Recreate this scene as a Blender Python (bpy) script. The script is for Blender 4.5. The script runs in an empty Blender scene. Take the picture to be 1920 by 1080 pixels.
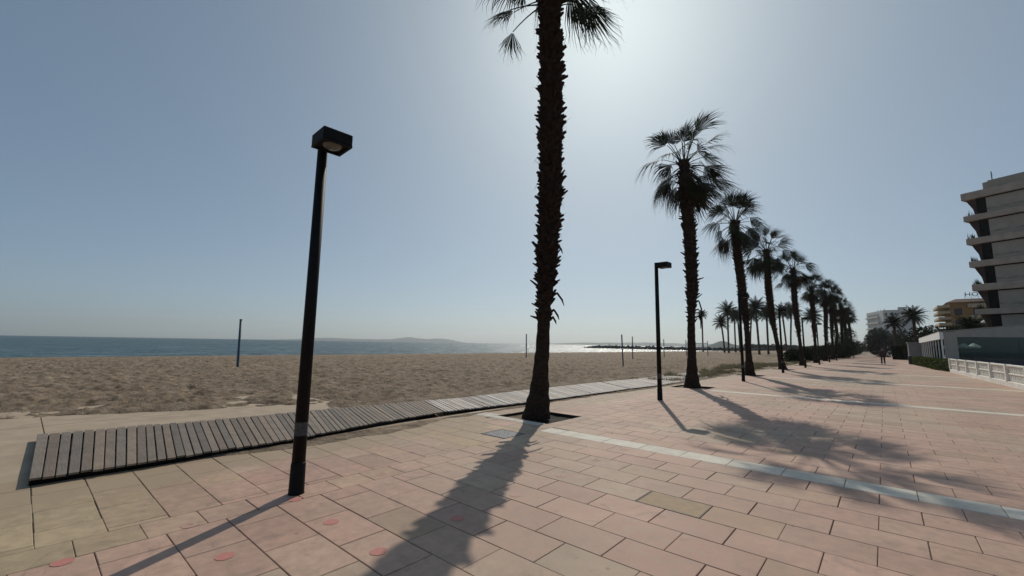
import bpy, bmesh, math, random
import numpy as np
from mathutils import Vector, Matrix

SC = bpy.context.scene
COL = SC.collection
rad = math.radians

# ------------------------------------------------------------------ camera, sky, sun, exposure
CAM_Z = 1.62
YAW, PITCH, ROLL = rad(-41.15), rad(7.442), rad(0.942)
fw = Vector((math.sin(YAW)*math.cos(PITCH), math.cos(YAW)*math.cos(PITCH), math.sin(PITCH)))
rt = Vector((math.cos(YAW), -math.sin(YAW), 0))
up = rt.cross(fw)
r2 = rt*math.cos(ROLL) + up*math.sin(ROLL)
u2 = -rt*math.sin(ROLL) + up*math.cos(ROLL)
cam = bpy.data.cameras.new('camera')
cam.sensor_width = 36; cam.lens = 795.2/1920*36
cam.clip_start = 0.05; cam.clip_end = 30000
camo = bpy.data.objects.new('camera', cam); COL.objects.link(camo)
M = Matrix((r2, u2, -fw)).transposed().to_4x4(); M.translation = Vector((0, 0, CAM_Z))
camo.matrix_world = M
SC.camera = camo

SUN_AZ, SUN_EL = rad(-27.5), rad(41.25)      # azimuth from +Y towards +X
sun_dir = Vector((math.cos(SUN_EL)*math.sin(SUN_AZ), math.cos(SUN_EL)*math.cos(SUN_AZ), math.sin(SUN_EL)))
W = bpy.data.worlds.new('World'); SC.world = W; W.use_nodes = True
wn = W.node_tree.nodes; wl = W.node_tree.links
sky = wn.new('ShaderNodeTexSky'); sky.sky_type = 'NISHITA'; sky.sun_disc = False
sky.sun_elevation = SUN_EL; sky.sun_rotation = SUN_AZ
sky.altitude = 0; sky.air_density = 0.6; sky.dust_density = 1.25; sky.ozone_density = 3.0
bg = wn['Background']; bg.inputs['Strength'].default_value = 0.149
# hazy spring air: the sky's range is compressed and cooled a little
gm = wn.new('ShaderNodeGamma'); gm.inputs[1].default_value = 0.60; wl.new(sky.outputs[0], gm.inputs[0])
mm = wn.new('ShaderNodeMix'); mm.data_type = 'RGBA'; mm.blend_type = 'MULTIPLY'; mm.inputs[0].default_value = 1
wl.new(gm.outputs[0], mm.inputs[6]); mm.inputs[7].default_value = (.89, 1.03, 1.045, 1); wl.new(mm.outputs[2], bg.inputs['Color'])
sl = bpy.data.lights.new('sun', 'SUN'); sl.energy = 2.55; sl.angle = rad(0.55); sl.color = (1.0, 0.92, 0.80)
slo = bpy.data.objects.new('sun', sl); COL.objects.link(slo)
slo.rotation_euler = (-sun_dir).to_track_quat('-Z', 'Y').to_euler(); slo.location = (0, 0, 50)
SC.view_settings.view_transform = 'Standard'; SC.view_settings.look = 'None'
SC.view_settings.exposure = 0.0; SC.view_settings.gamma = 1.0
SC.cycles.max_bounces = 6; SC.cycles.transparent_max_bounces = 12

# ------------------------------------------------------------------ helpers
class MB:
    """collects shapes; build() links them as ONE mesh object"""
    def __init__(s): s.v = []; s.f = []; s.c = []
    def add(s, vs, fs, col=None):
        o = len(s.v); s.v.extend([tuple(p) for p in vs])
        for f in fs:
            s.f.append(tuple(i+o for i in f)); s.c.append(col)
    def quad(s, a, b, c, d, col=None): s.add((a, b, c, d), ((0, 1, 2, 3),), col)
    def box(s, x0, x1, y0, y1, z0, z1, M=None, col=None):
        vs = [Vector((x, y, z)) for z in (z0, z1) for y in (y0, y1) for x in (x0, x1)]
        if M is not None: vs = [M @ p for p in vs]
        s.add(vs, ((0, 2, 3, 1), (4, 5, 7, 6), (0, 1, 5, 4), (1, 3, 7, 5), (3, 2, 6, 7), (2, 0, 4, 6)), col)
    def bbox(s, x0, x1, y0, y1, z0, z1, b, M=None, col=None):
        """box with bevelled top rim and vertical edges (bevel b)"""
        rings = []
        for ins, z in ((b, z0), (0, z0+b), (0, z1-b), (b, z1)):
            rings.append([(x0+ins, y0+b, z), (x0+b, y0+ins, z), (x1-b, y0+ins, z), (x1-ins, y0+b, z),
                          (x1-ins, y1-b, z), (x1-b, y1-ins, z), (x0+b, y1-ins, z), (x0+ins, y1-b, z)])
        vs = [Vector(p) for r in rings for p in r]
        if M is not None: vs = [M @ p for p in vs]
        fs = [tuple(range(7, -1, -1)), tuple(range(24, 32))]
        for k in range(3):
            for i in range(8):
                j = (i+1) % 8
                fs.append((k*8+i, k*8+j, (k+1)*8+j, (k+1)*8+i))
        s.add(vs, fs, col)
    def tube(s, pts, rs, n=8, caps=True, col=None):
        pts = [Vector(p) for p in pts]
        if not hasattr(rs, '__len__'): rs = [rs]*len(pts)
        vs = []; prev = None
        for i, p in enumerate(pts):
            t = (pts[min(i+1, len(pts)-1)] - pts[max(i-1, 0)])
            t = t.normalized() if t.length > 1e-9 else Vector((0, 0, 1))
            ref = prev if prev is not None else (Vector((1, 0, 0)) if abs(t.x) < .8 else Vector((0, 1, 0)))
            a = (ref - t*ref.dot(t)).normalized(); b = t.cross(a); prev = a
            for k in range(n):
                q = 2*math.pi*k/n
                vs.append(p + (a*math.cos(q) + b*math.sin(q))*rs[i])
        fs = []
        for i in range(len(pts)-1):
            for k in range(n):
                j = (k+1) % n
                fs.append((i*n+k, i*n+j, (i+1)*n+j, (i+1)*n+k))
        if caps:
            fs.append(tuple(range(n-1, -1, -1))); fs.append(tuple(range((len(pts)-1)*n, len(pts)*n)))
        s.add(vs, fs, col)
    def build(s, name, mat=None, parent=None, smooth=False, loc=None):
        me = bpy.data.meshes.new(name)
        me.from_pydata(s.v, [], s.f)
        if any(c is not None for c in s.c):
            at = me.color_attributes.new('Col', 'FLOAT_COLOR', 'CORNER')
            arr = np.empty((len(me.loops), 4), np.float32); k = 0
            for f, c in zip(s.f, s.c):
                n = len(f); arr[k:k+n, :3] = c if c is not None else (1, 1, 1); arr[k:k+n, 3] = 1; k += n
            at.data.foreach_set('color', arr.ravel())
        if smooth: me.polygons.foreach_set('use_smooth', [True]*len(me.polygons))
        if mat is not None:
            for m in (mat if isinstance(mat, (list, tuple)) else [mat]): me.materials.append(m)
        me.update()
        return link(name, me, parent, loc)

def link(name, me, parent=None, loc=None):
    o = bpy.data.objects.new(name, me); COL.objects.link(o)
    if parent is not None: o.parent = parent
    if loc is not None: o.location = loc
    return o
def tag(o, label=None, cat=None, group=None, kind=None):
    if label: o['label'] = label
    if cat: o['category'] = cat
    if group: o['group'] = group
    if kind: o['kind'] = kind
    return o
def thing(name, label, cat, loc=(0, 0, 0), rz=0, group=None):
    o = bpy.data.objects.new(name, None); COL.objects.link(o)
    o.location = loc; o.rotation_euler = (0, 0, rz); o.empty_display_size = .2
    return tag(o, label, cat, group)
def dup(root, loc, rz=None, label=None, scale=None):
    r = root.copy(); COL.objects.link(r); r.location = loc
    if rz is not None: r.rotation_euler = (0, 0, rz)
    if label: r['label'] = label
    if scale is not None: r.scale = scale if hasattr(scale, '__len__') else (scale,)*3
    for ch in list(root.children):
        c = ch.copy(); COL.objects.link(c); c.parent = r
        for g in list(ch.children):
            d = g.copy(); COL.objects.link(d); d.parent = c
    return r

# ---- noise (value-gradient, vectorised)
def _h(ix, iy, seed):
    n = (ix.astype(np.int64)*374761393 + iy.astype(np.int64)*668265263 + seed*2147483647) & 0xffffffff
    n = ((n ^ (n >> 13))*1274126177) & 0xffffffff
    return ((n ^ (n >> 16)) & 0xffffff)/float(0xffffff)
def vnoise(x, y, seed=0):
    x = np.asarray(x, float); y = np.asarray(y, float)
    x0 = np.floor(x); y0 = np.floor(y); fx = x-x0; fy = y-y0
    u = fx*fx*(3-2*fx); v = fy*fy*(3-2*fy)
    a = _h(x0, y0, seed); b = _h(x0+1, y0, seed); c = _h(x0, y0+1, seed); d = _h(x0+1, y0+1, seed)
    return (a*(1-u)+b*u)*(1-v) + (c*(1-u)+d*u)*v
def fbm(x, y, seed=0, oct=3):
    s = 0; a = .5; t = 0
    for i in range(oct):
        s = s + a*vnoise(np.asarray(x)*2**i + 17.3*i, np.asarray(y)*2**i - 9.1*i, seed+i); t += a; a *= .55
    return s/t
def sstep(a, b, x):
    t = np.clip((np.asarray(x, float)-a)/(b-a), 0, 1); return t*t*(3-2*t)

# ---- materials
class NT:
    def __init__(s, name):
        s.m = bpy.data.materials.new(name); s.m.use_nodes = True
        s.n = s.m.node_tree.nodes; s.l = s.m.node_tree.links; s.p = s.n['Principled BSDF']; s.out = s.n['Material Output']
    def new(s, t, **kw):
        n = s.n.new(t)
        for k, v in kw.items(): setattr(n, k, v)
        return n
    def set(s, sock, v):
        if hasattr(v, 'is_linked') or hasattr(v, 'links'): s.l.new(v, sock)
        else: sock.default_value = v
    def coord(s, which='Object', scale=(1, 1, 1)):
        t = s.new('ShaderNodeTexCoord'); mp = s.new('ShaderNodeMapping')
        mp.inputs['Scale'].default_value = scale
        s.l.new(t.outputs[which], mp.inputs['Vector']); return mp.outputs[0]
    def noise(s, vec, scale, detail=4, rough=.55, dist=0):
        n = s.new('ShaderNodeTexNoise'); n.inputs['Scale'].default_value = scale
        n.inputs['Detail'].default_value = detail; n.inputs['Roughness'].default_value = rough
        n.inputs['Distortion'].default_value = dist
        s.l.new(vec, n.inputs['Vector']); return n.outputs['Fac']
    def ramp(s, fac, stops):
        r = s.new('ShaderNodeValToRGB'); e = r.color_ramp.elements
        while len(e) < len(stops): e.new(.5)
        for i, (p, c) in enumerate(stops):
            e[i].position = p; e[i].color = (c, c, c, 1) if not hasattr(c, '__len__') else (*c, 1)
        s.l.new(fac, r.inputs[0]); return r.outputs[0]
    def mix(s, fac, a, b, mode='MIX'):
        m = s.new('ShaderNodeMix', data_type='RGBA', blend_type=mode)
        s.set(m.inputs[0], fac)
        for k, v in ((6, a), (7, b)):
            if hasattr(v, 'links'): s.l.new(v, m.inputs[k])
            else: m.inputs[k].default_value = (*v, 1)
        return m.outputs[2]
    def bump(s, h, strength=.3, dist=.01):
        b = s.new('ShaderNodeBump'); b.inputs['Strength'].default_value = strength; b.inputs['Distance'].default_value = dist
        s.l.new(h, b.inputs['Height']); s.l.new(b.outputs[0], s.p.inputs['Normal'])
    def base(s, c, rough=.6, spec=None, metal=None):
        if hasattr(c, 'links'): s.l.new(c, s.p.inputs['Base Color'])
        else: s.p.inputs['Base Color'].default_value = (*c, 1)
        s.set(s.p.inputs['Roughness'], rough)
        if spec is not None: s.p.inputs['Specular IOR Level'].default_value = spec
        if metal is not None: s.p.inputs['Metallic'].default_value = metal
        return s.m

def plain(name, c, rough=.6, var=.25, scale=6, bump=0., bscale=40, spec=None, metal=None, stretch=(1, 1, 1)):
    t = NT(name); v = t.coord('Object', stretch)
    f = t.noise(v, scale, 5)
    a = tuple(x*(1-var) for x in c); b = tuple(min(1, x*(1+var)) for x in c)
    col = t.ramp(f, ((.3, a), (.7, b)))
    if bump: t.bump(t.noise(v, bscale, 4), bump, .02)
    return t.base(col, rough, spec, metal)

def mat_paving():
    t = NT('paving_stone'); v = t.coord('Object')
    vc = t.new('ShaderNodeVertexColor', layer_name='Col')
    fine = t.noise(v, 160, 3, .7)
    mid = t.noise(v, 9, 5, .6)
    big = t.noise(v, .9, 4, .6)
    c = t.mix(1.0, vc.outputs[0], t.ramp(fine, ((.25, .76), (.75, 1.22))), 'MULTIPLY')
    c = t.mix(1.0, c, t.ramp(mid, ((.3, .82), (.7, 1.13))), 'MULTIPLY')
    c = t.mix(1.0, c, t.ramp(big, ((.3, .84), (.7, 1.12))), 'MULTIPLY')
    st = t.noise(v, 3.1, 6, .72, .6)
    c = t.mix(t.ramp(st, ((.57, 0.), (.74, .45))), c, (.12, .095, .075))
    sc = t.noise(t.coord('Object', (2.2, 11, 1)), 1.6, 5, .7, 1.2)
    c = t.mix(t.ramp(sc, ((.66, 0.), (.72, .38))), c, (.10, .085, .07))
    ck = t.new('ShaderNodeTexVoronoi', feature='DISTANCE_TO_EDGE'); ck.inputs['Scale'].default_value = 1.15; ck.inputs['Randomness'].default_value = 1
    wv = t.mix(.30, v, t.new('ShaderNodeTexNoise').outputs['Color']); t.l.new(wv, ck.inputs['Vector'])
    cm = t.new('ShaderNodeMath', operation='MULTIPLY'); t.l.new(t.ramp(ck.outputs[0], ((.0, 1.), (.009, 0.))), cm.inputs[0])
    t.l.new(t.ramp(t.noise(v, .55, 3), ((.58, 0.), (.64, .32))), cm.inputs[1])
    c = t.mix(cm.outputs[0], c, (.10, .075, .055))
    vo = t.new('ShaderNodeTexVoronoi'); vo.inputs['Scale'].default_value = 2.6; t.l.new(t.coord('Object'), vo.inputs['Vector'])
    c = t.mix(t.ramp(vo.outputs['Distance'], ((.035, .55), (.06, 0.))), c, (.13, .105, .085))
    sp = t.new('ShaderNodeSeparateXYZ'); t.l.new(v, sp.inputs[0])
    mr = t.new('ShaderNodeMapRange'); mr.inputs[1].default_value = -5.4; mr.inputs[2].default_value = -7.3; t.l.new(sp.outputs[0], mr.inputs[0])
    ad = t.new('ShaderNodeMath', operation='ADD'); t.l.new(mr.outputs[0], ad.inputs[0]); t.l.new(t.noise(v, 2.2, 6, .7), ad.inputs[1])
    c = t.mix(t.ramp(ad.outputs[0], ((.86, 0.), (1.25, .8))), c, (.36, .27, .18))
    t.bump(t.noise(v, 120, 4, .7), .25, .004)
    return t.base(c, t.ramp(mid, ((.3, .62), (.7, .8))), .35)

def mat_sand():
    t = NT('beach_sand'); v = t.coord('Object')
    a = t.noise(v, 2.6, 6, .65); b = t.noise(v, .35, 4); f = t.noise(v, 55, 3, .7)
    c = t.ramp(a, ((.30, (.125, .090, .060)), (.5, (.275, .208, .144)), (.70, (.42, .325, .232))))
    c = t.mix(1.0, c, t.ramp(b, ((.3, .86), (.7, 1.1))), 'MULTIPLY')
    c = t.mix(1.0, c, t.ramp(f, ((.3, .85), (.7, 1.13))), 'MULTIPLY')
    h = t.new('ShaderNodeMath', operation='ADD'); t.l.new(t.noise(v, 7, 5, .65), h.inputs[0])
    m2 = t.new('ShaderNodeMath', operation='MULTIPLY'); m2.inputs[1].default_value = .3
    t.l.new(f, m2.inputs[0]); t.l.new(m2.outputs[0], h.inputs[1])
    t.bump(h.outputs[0], 1.0, .09)
    return t.base(c, .9, .2)

def mat_wood(name, c1, c2):
    t = NT(name); v = t.coord('Object'); vc = t.new('ShaderNodeVertexColor', layer_name='Col')
    g = t.noise(t.coord('Object', (1.2, 60, 20)), 2.2, 6, .7, .4)
    c = t.ramp(g, ((.28, c1), (.72, c2)))
    c = t.mix(1.0, c, vc.outputs[0], 'MULTIPLY')
    bl = t.noise(v, 4.5, 5, .65)
    c = t.mix(1.0, c, t.ramp(bl, ((.3, .78), (.7, 1.12))), 'MULTIPLY')
    t.bump(g, .5, .006)
    return t.base(c, .65, .4)

def mat_sea():
    t = NT('sea_water')
    v = t.coord('Object', (1, 1, 1))
    n1 = t.noise(t.coord('Object', (.55, .9, 1)), .55, 4, .62)
    n2 = t.noise(t.coord('Object', (.9, 1.4, 1)), .11, 3, .6)
    m = t.new('ShaderNodeMath', operation='MULTIPLY_ADD'); t.l.new(n2, m.inputs[0]); m.inputs[1].default_value = 2.5; t.l.new(n1, m.inputs[2])
    t.bump(m.outputs[0], 1.0, .9)
    big = t.noise(t.coord('Object', (.05, .008, 1)), 1.0, 6, .65)
    c = t.ramp(big, ((.3, (.008, .044, .054)), (.7, (.028, .096, .104))))
    t.base(c, .55, .1)
    g = t.new('ShaderNodeBsdfGlossy'); g.inputs['Roughness'].default_value = .26
    bn = [n for n in t.n if n.bl_idname == 'ShaderNodeBump'][0]; t.l.new(bn.outputs[0], g.inputs['Normal'])
    mx = t.new('ShaderNodeMixShader'); spk = t.noise(t.coord('Object', (.5, .09, 1)), 1.0, 3, .7); t.l.new(t.ramp(spk, ((.35, .08), (.52, .22), (.68, .48))), mx.inputs[0])
    t.l.new(t.p.outputs[0], mx.inputs[1]); t.l.new(g.outputs[0], mx.inputs[2]); t.l.new(mx.outputs[0], t.out.inputs[0])
    return t.m

def mat_leaf(name, c, var=.35, rough=.8):
    t = NT(name); v = t.coord('Object')
    col = t.ramp(t.noise(v, 3.5, 3), ((.3, tuple(x*(1-var) for x in c)), (.7, tuple(x*(1+var) for x in c))))
    t.base(col, rough, .08)
    return t.m

MT = {}
MT['paving'] = mat_paving(); MT['sand'] = mat_sand(); MT['sea'] = mat_sea()
MT['joint'] = plain('joint_sand', (.155, .112, .078), .95, .3, 20)
MT['band'] = plain('pale_band_stone', (.56, .53, .48), .6, .14, 5, .2, 120)
MT['concrete'] = plain('pale_concrete', (.41, .32, .225), .8, .16, 2.2, .35, 90)
MT['soil'] = plain('pit_soil', (.022, .016, .012), .95, .4, 9, .8, 20)
MT['wood_dark'] = mat_wood('weathered_wood', (.125, .095, .070), (.30, .235, .175))
MT['wood_pale'] = mat_wood('bleached_sheen_wood', (.36, .31, .265), (.64, .565, .49))  # bleached boards, with their glancing sheen also painted into the tone
MT['lampblack'] = plain('black_lamp_paint', (.008, .008, .008), .6, .25, 9, .05, 60, .15)
MT['lampglass'] = plain('lamp_lens', (.11, .11, .095), .25, .1, 5)
MT['sticker'] = plain('worn_sticker', (.05, .052, .055), .6, .5, 30)
MT['trunk'] = plain('palm_bark', (.034, .023, .017), .9, .45, 7, .9, 14, .1, stretch=(1, 1, 2.2))
MT['trunkgrey'] = plain('date_palm_bark', (.075, .060, .047), .9, .4, 6, .8, 12, .1)
MT['fan'] = mat_leaf('fan_palm_leaf', (.021, .027, .012))
MT['dead'] = mat_leaf('dry_palm_leaf', (.036, .026, .016))
MT['frond'] = mat_leaf('date_palm_frond', (.024, .032, .017))
MT['shrub'] = mat_leaf('shrub_leaf', (.028, .040, .018))
MT['bushgrey'] = mat_leaf('tamarisk_leaf', (.105, .108, .085))
MT['hedge'] = mat_leaf('hedge_leaf', (.105, .125, .025))
MT['hedgedark'] = mat_leaf('clipped_bush_leaf', (.020, .028, .015))
MT['grass'] = mat_leaf('dune_grass', (.36, .305, .18))
MT['bluepole'] = plain('blue_pole_paint', (.035, .075, .12), .5, .35, 8)
MT['net'] = plain('net_tape', (.5, .5, .5), .7, .1)
MT['white'] = plain('white_render', (.86, .85, .82), .7, .08, 3)
MT['whitebal'] = plain('white_balustrade_paint', (.80, .77, .70), .75, .14, 4, .3, 40)
MT['slate'] = plain('dark_plinth', (.06, .062, .068), .6, .2, 4)
MT['greywall'] = plain('grey_wall', (.38, .36, .32), .8, .1, 2)
MT['kiosk'] = plain('grey_kiosk_panel', (.22, .22, .23), .6, .15, 3)
MT['hotelwall'] = plain('hotel_render', (.40, .34, .275), .85, .10, .9, .2, 12)
MT['hotelstain'] = plain('stained_render', (.33, .28, .235), .9, .35, 2.5)
MT['hotelslab'] = plain('hotel_slab', (.46, .36, .285), .85, .14, 1.2)
MT['hotelred'] = plain('balcony_partition', (.06, .028, .024), .8, .3, 2)
MT['hoteldark'] = plain('balcony_glass_and_shade', (.010, .009, .009), .8, .3, 2, 0, 1, .05)
MT['ochre'] = plain('ochre_render', (.31, .18, .07), .85, .12, .6)
MT['cream'] = plain('cream_balcony', (.46, .38, .26), .85, .1, .8)
MT['roofbrown'] = plain('brown_roof', (.24, .16, .12), .85, .15, .8)
MT['aptwhite'] = plain('apartment_render', (.58, .57, .55), .85, .07, .5)
MT['aptdark'] = plain('apartment_window', (.035, .04, .045), .25, .3, 1)
MT['signblue'] = plain('sign_letter_blue', (.05, .10, .20), .5, .1)
MT['steel'] = plain('steel_frame', (.08, .08, .085), .5, .2)
MT['rock'] = plain('breakwater_rock', (.030, .036, .036), .85, .45, .25, .6, 1.2)
MT['hill'] = plain('far_hill', (.045, .068, .075), .95, .3, .006)
MT['wood_far'] = mat_leaf('far_trees', (.045, .055, .038))
MT['manhole'] = plain('cast_iron', (.135, .14, .15), .5, .3, 18, .5, 90, .5, .3)
MT['tanplate'] = plain('tan_cover_slab', (.36, .25, .15), .75, .12, 10, .3, 130)
def worn_paint(name, c, lo, hi):
    t = NT(name); v = t.coord(); n = t.noise(v, 26, 6, .75)
    return t.base(t.mix(t.ramp(n, ((lo, 0.), (hi, 1.))), (.40, .30, .215), c), .75)
MT['reddot'] = worn_paint('red_ground_paint', (.50, .185, .15), .28, .50)
MT['pinkdot'] = worn_paint('worn_pink_paint', (.52, .27, .225), .38, .62)
MT['ground'] = plain('ground', (.28, .22, .165), .9, .2, .4)
MT['skin'] = plain('skin', (.42, .25, .18), .6, .08)
MT['hair'] = plain('grey_hair', (.20, .18, .165), .8, .2)
MT['jacket'] = plain('maroon_jacket', (.085, .045, .045), .85, .25, 8)
MT['trouser'] = plain('dark_trousers', (.016, .016, .02), .85, .2, 8)
MT['shoe'] = plain('pale_shoe', (.45, .43, .40), .7, .1)
MT['bin'] = plain('dark_bin', (.02, .022, .024), .5, .2)
MT['canopy'] = plain('white_canopy', (.78, .77, .74), .8, .05)
t = NT('pavilion_glass')
tr = t.new('ShaderNodeBsdfTransparent'); tr.inputs[0].default_value = (.70, .78, .73, 1)
gl = t.new('ShaderNodeBsdfGlossy'); gl.inputs['Roughness'].default_value = .03
mx = t.new('ShaderNodeMixShader'); fr = t.new('ShaderNodeFresnel'); fr.inputs[0].default_value = 1.5
t.l.new(fr.outputs[0], mx.inputs[0]); t.l.new(tr.outputs[0], mx.inputs[1]); t.l.new(gl.outputs[0], mx.inputs[2]); t.l.new(mx.outputs[0], t.out.inputs[0])
MT['glass'] = t.m

# ------------------------------------------------------------------ the ground: sea, sand, promenade
mb = MB(); mb.quad((-7800, -880, -.9), (200, -880, -.9), (200, 8500, -.9), (-7800, 8500, -.9))
tag(mb.build('sea', MT['sea']), kind='structure')

def beach_slope(x): return .06 - 0.0094*np.maximum(0, -9-np.asarray(x, float))
def sand_height(X, Y):
    z = beach_slope(X)
    n1 = fbm(X*2.3, Y*2.3, 3, 3)-.5; n2 = fbm(X*.55, Y*.55, 9, 2)-.5; n3 = fbm(X*6.5, Y*6.5, 21, 2)-.5
    rough = sstep(-9.4, -11.0, X)*(1-.65*sstep(-47, -58, X))
    z = z - .105*sstep(-9.6, -9.15, X) + .055*sstep(-9.6, -9.15, X)*sstep(19, 24, Y)*(fbm(X*1.4, Y*1.4, 61)+.3)
    n4 = fbm(X*14, Y*14, 27, 2)-.5
    z = z + rough*(.19*n1 + .11*n2 + .15*n3 + .07*n4) + (1-rough)*(.02*n3 + .012*n1)
    # drop to the water
    z = z - sstep(-60, -74, X)*.98
    # below the concrete apron on the left
    lim = -12.8 + np.clip(Y, -3, 6)*.36 + .45*(fbm(X*.8, Y*.8, 5)-.5)
    ap = sstep(.25, -.05, lim-X) * sstep(5.6, 4.6, Y + .5*(fbm(X*1.3, Y*1.3, 31)-.5))
    z = z*(1-ap) + ap*(-.10)
    # sand blown on to the paving along the walkway
    edge = -7.02 + .35*sstep(1.2, 3.5, Y)*sstep(6.3, 4.8, Y) + .30*(fbm(X*1.8, Y*1.8, 41)-.5)
    edge = edge + .30*sstep(11, 17, Y)
    cov = sstep(edge+.06, edge-.16, X)*sstep(.6, 2.0, Y)
    lowz = -.06 + cov*.075
    inner = sstep(-7.5, -7.25, X)
    z = z*(1-inner) + inner*(lowz + .02*n3*cov)
    return z

def grid_mesh(name, xs, ys, hfun, mat, smooth=True):
    X, Y = np.meshgrid(xs, ys); Z = hfun(X, Y); ny, nx = X.shape
    co = np.stack([X, Y, Z], -1).reshape(-1, 3).astype(np.float32)
    idx = np.arange(nx*ny).reshape(ny, nx)
    q = np.stack([idx[:-1, :-1], idx[:-1, 1:], idx[1:, 1:], idx[1:, :-1]], -1).reshape(-1, 4)
    me = bpy.data.meshes.new(name)
    me.vertices.add(len(co)); me.vertices.foreach_set('co', co.ravel())
    me.loops.add(q.size); me.loops.foreach_set('vertex_index', q.ravel().astype(np.int32))
    me.polygons.add(len(q)); me.polygons.foreach_set('loop_start', np.arange(0, q.size, 4, dtype=np.int32))
    me.update(calc_edges=True)
    if smooth: me.polygons.foreach_set('use_smooth', np.ones(len(q), bool))
    me.materials.append(mat)
    return link(name, me)
def graded(a, b, s0, g, smax):
    out = [a]; s = s0; sg = 1 if b > a else -1
    while (b-out[-1])*sg > 0:
        out.append(out[-1]+sg*s); s = min(s*g, smax)
    return np.array(out)
xs = graded(-6.3, -76, .055, 1.006, .5)[::-1]
ys = np.concatenate([graded(0, -45, .09, 1.03, 3.0)[::-1][:-1], graded(0, 420, .065, 1.0065, 6.0)])
tag(grid_mesh('beach_sand', xs, ys, sand_height, MT['sand']), kind='structure')

mb = MB(); mb.quad((-6.5, -60, -.13), (900, -60, -.13), (900, 3000, -.13), (-6.5, 3000, -.13))
mb.quad((-74, 415, -.05), (-6.5, 415, -.05), (-6.5, 3000, -.05), (-74, 3000, -.05))
tag(mb.build('ground', MT['ground']), kind='structure')

rng = random.Random(11)
PALM_XY = [(-5.97, 7.72), (-5.89, 17.75), (-6.03, 28.1), (-5.95, 38.3), (-5.9, 48.4)] + [(-5.95, 48.75+10.3*k) for k in range(1, 9)]
PITS = [(px-.72, px+.66, py-.48, py+.83) for px, py in PALM_XY]
PLATE = (-2.09, -1.445, 4.417, 4.848)
HOLE = (-5.62, -5.02, 5.62, 6.2)
def subtract(r, h):
    x0, x1, y0, y1 = r; a0, a1, b0, b1 = h
    if a0 >= x1 or a1 <= x0 or b0 >= y1 or b1 <= y0: return [r]
    out = []
    if a0 > x0: out.append((x0, a0, y0, y1))
    if a1 < x1: out.append((a1, x1, y0, y1))
    m0, m1 = max(x0, a0), min(x1, a1)
    if b0 > y0: out.append((m0, m1, y0, b0))
    if b1 < y1: out.append((m0, m1, b1, y1))
    return out
BEIGE, PINK, ORANGE, BROWN, YELLOW = (.435, .328, .236), (.475, .306, .230), (.46, .33, .20), (.385, .28, .19), (.43, .335, .205)
lerp = lambda a, b, t: tuple(x*(1-t)+y*t for x, y in zip(a, b))
def slab_colour(x, y):
    pk = float(fbm(x*.42, y*.42, 71, 3)); c = lerp(BEIGE, PINK, float(sstep(.30, .56, pk))*.95 + rng.uniform(-.1, .25))
    if x < -4.7 and y < 1.6: c = lerp(c, YELLOW, float(sstep(1.7, .4, y + .12*(x+5)))*.9)
    if x < -5.0 and 4.7 < y < 6.4: c = lerp(c, ORANGE, rng.uniform(.35, .95))
    if -4.0 < x < -2.6 and 2.2 < y < 3.1 and rng.random() < .5: c = lerp(c, BROWN, .7)
    if rng.random() < .04: c = lerp(c, BROWN, rng.uniform(.3, .7))
    if rng.random() < .05: c = lerp(c, ORANGE, rng.uniform(.2, .5))
    v = rng.uniform(.92, 1.07)
    return tuple(q*v for q in c)
rects = []                                          # (rect, colour or 'band')
CW, CH = .645, .431
bandk = set(12+24*n for n in range(0, 7))
for k in range(-36, 312):
    y0 = 1.40 + CH*k; y1 = y0+CH
    off = -1.13 if k % 2 == 0 else -1.13-CW/2
    i0 = int(math.floor((-4.63-off)/CW)); x = off + CW*i0
    while x < 6.2:
        a, b = max(x, -4.63), min(x+CW, 6.2)
        if b-a > .05: rects.append(((a, b, y0, y1), 'band' if k in bandk else None))
        x += CW
    if k in bandk: rects.append(((-5.02, -4.63, y0, y1), 'band'))
y = -14.0+.02
while y < 134:
    q = [(-5.02, -4.63, y, y+.412)]
    for k in bandk: q = [p for r_ in q for p in subtract(r_, (-5.1, -4.6, 1.40+CH*k, 1.40+CH*(k+1)))]
    rects += [(p, None) for p in q]; y += .412
for k in range(-36, 330):
    y0 = .24 + .413*k; y1 = y0+.413
    if y0 > 134: break
    x = -7.9 + (.31 if k % 2 else 0)
    while x < -5.02:
        a, b = max(x, -7.45), min(x+.62, -5.02)
        if b-a > .06: rects.append(((a, b, y0, y1), None))
        x += .62
mb = MB(); bandmb = MB()
KERB = [(p[0]-.02, p[1]-.05, p[2]-.27, p[2]) for p in PITS[:1]] + [(-7.42, -6.715, 6.97, 7.38)]
G = .0035
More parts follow.
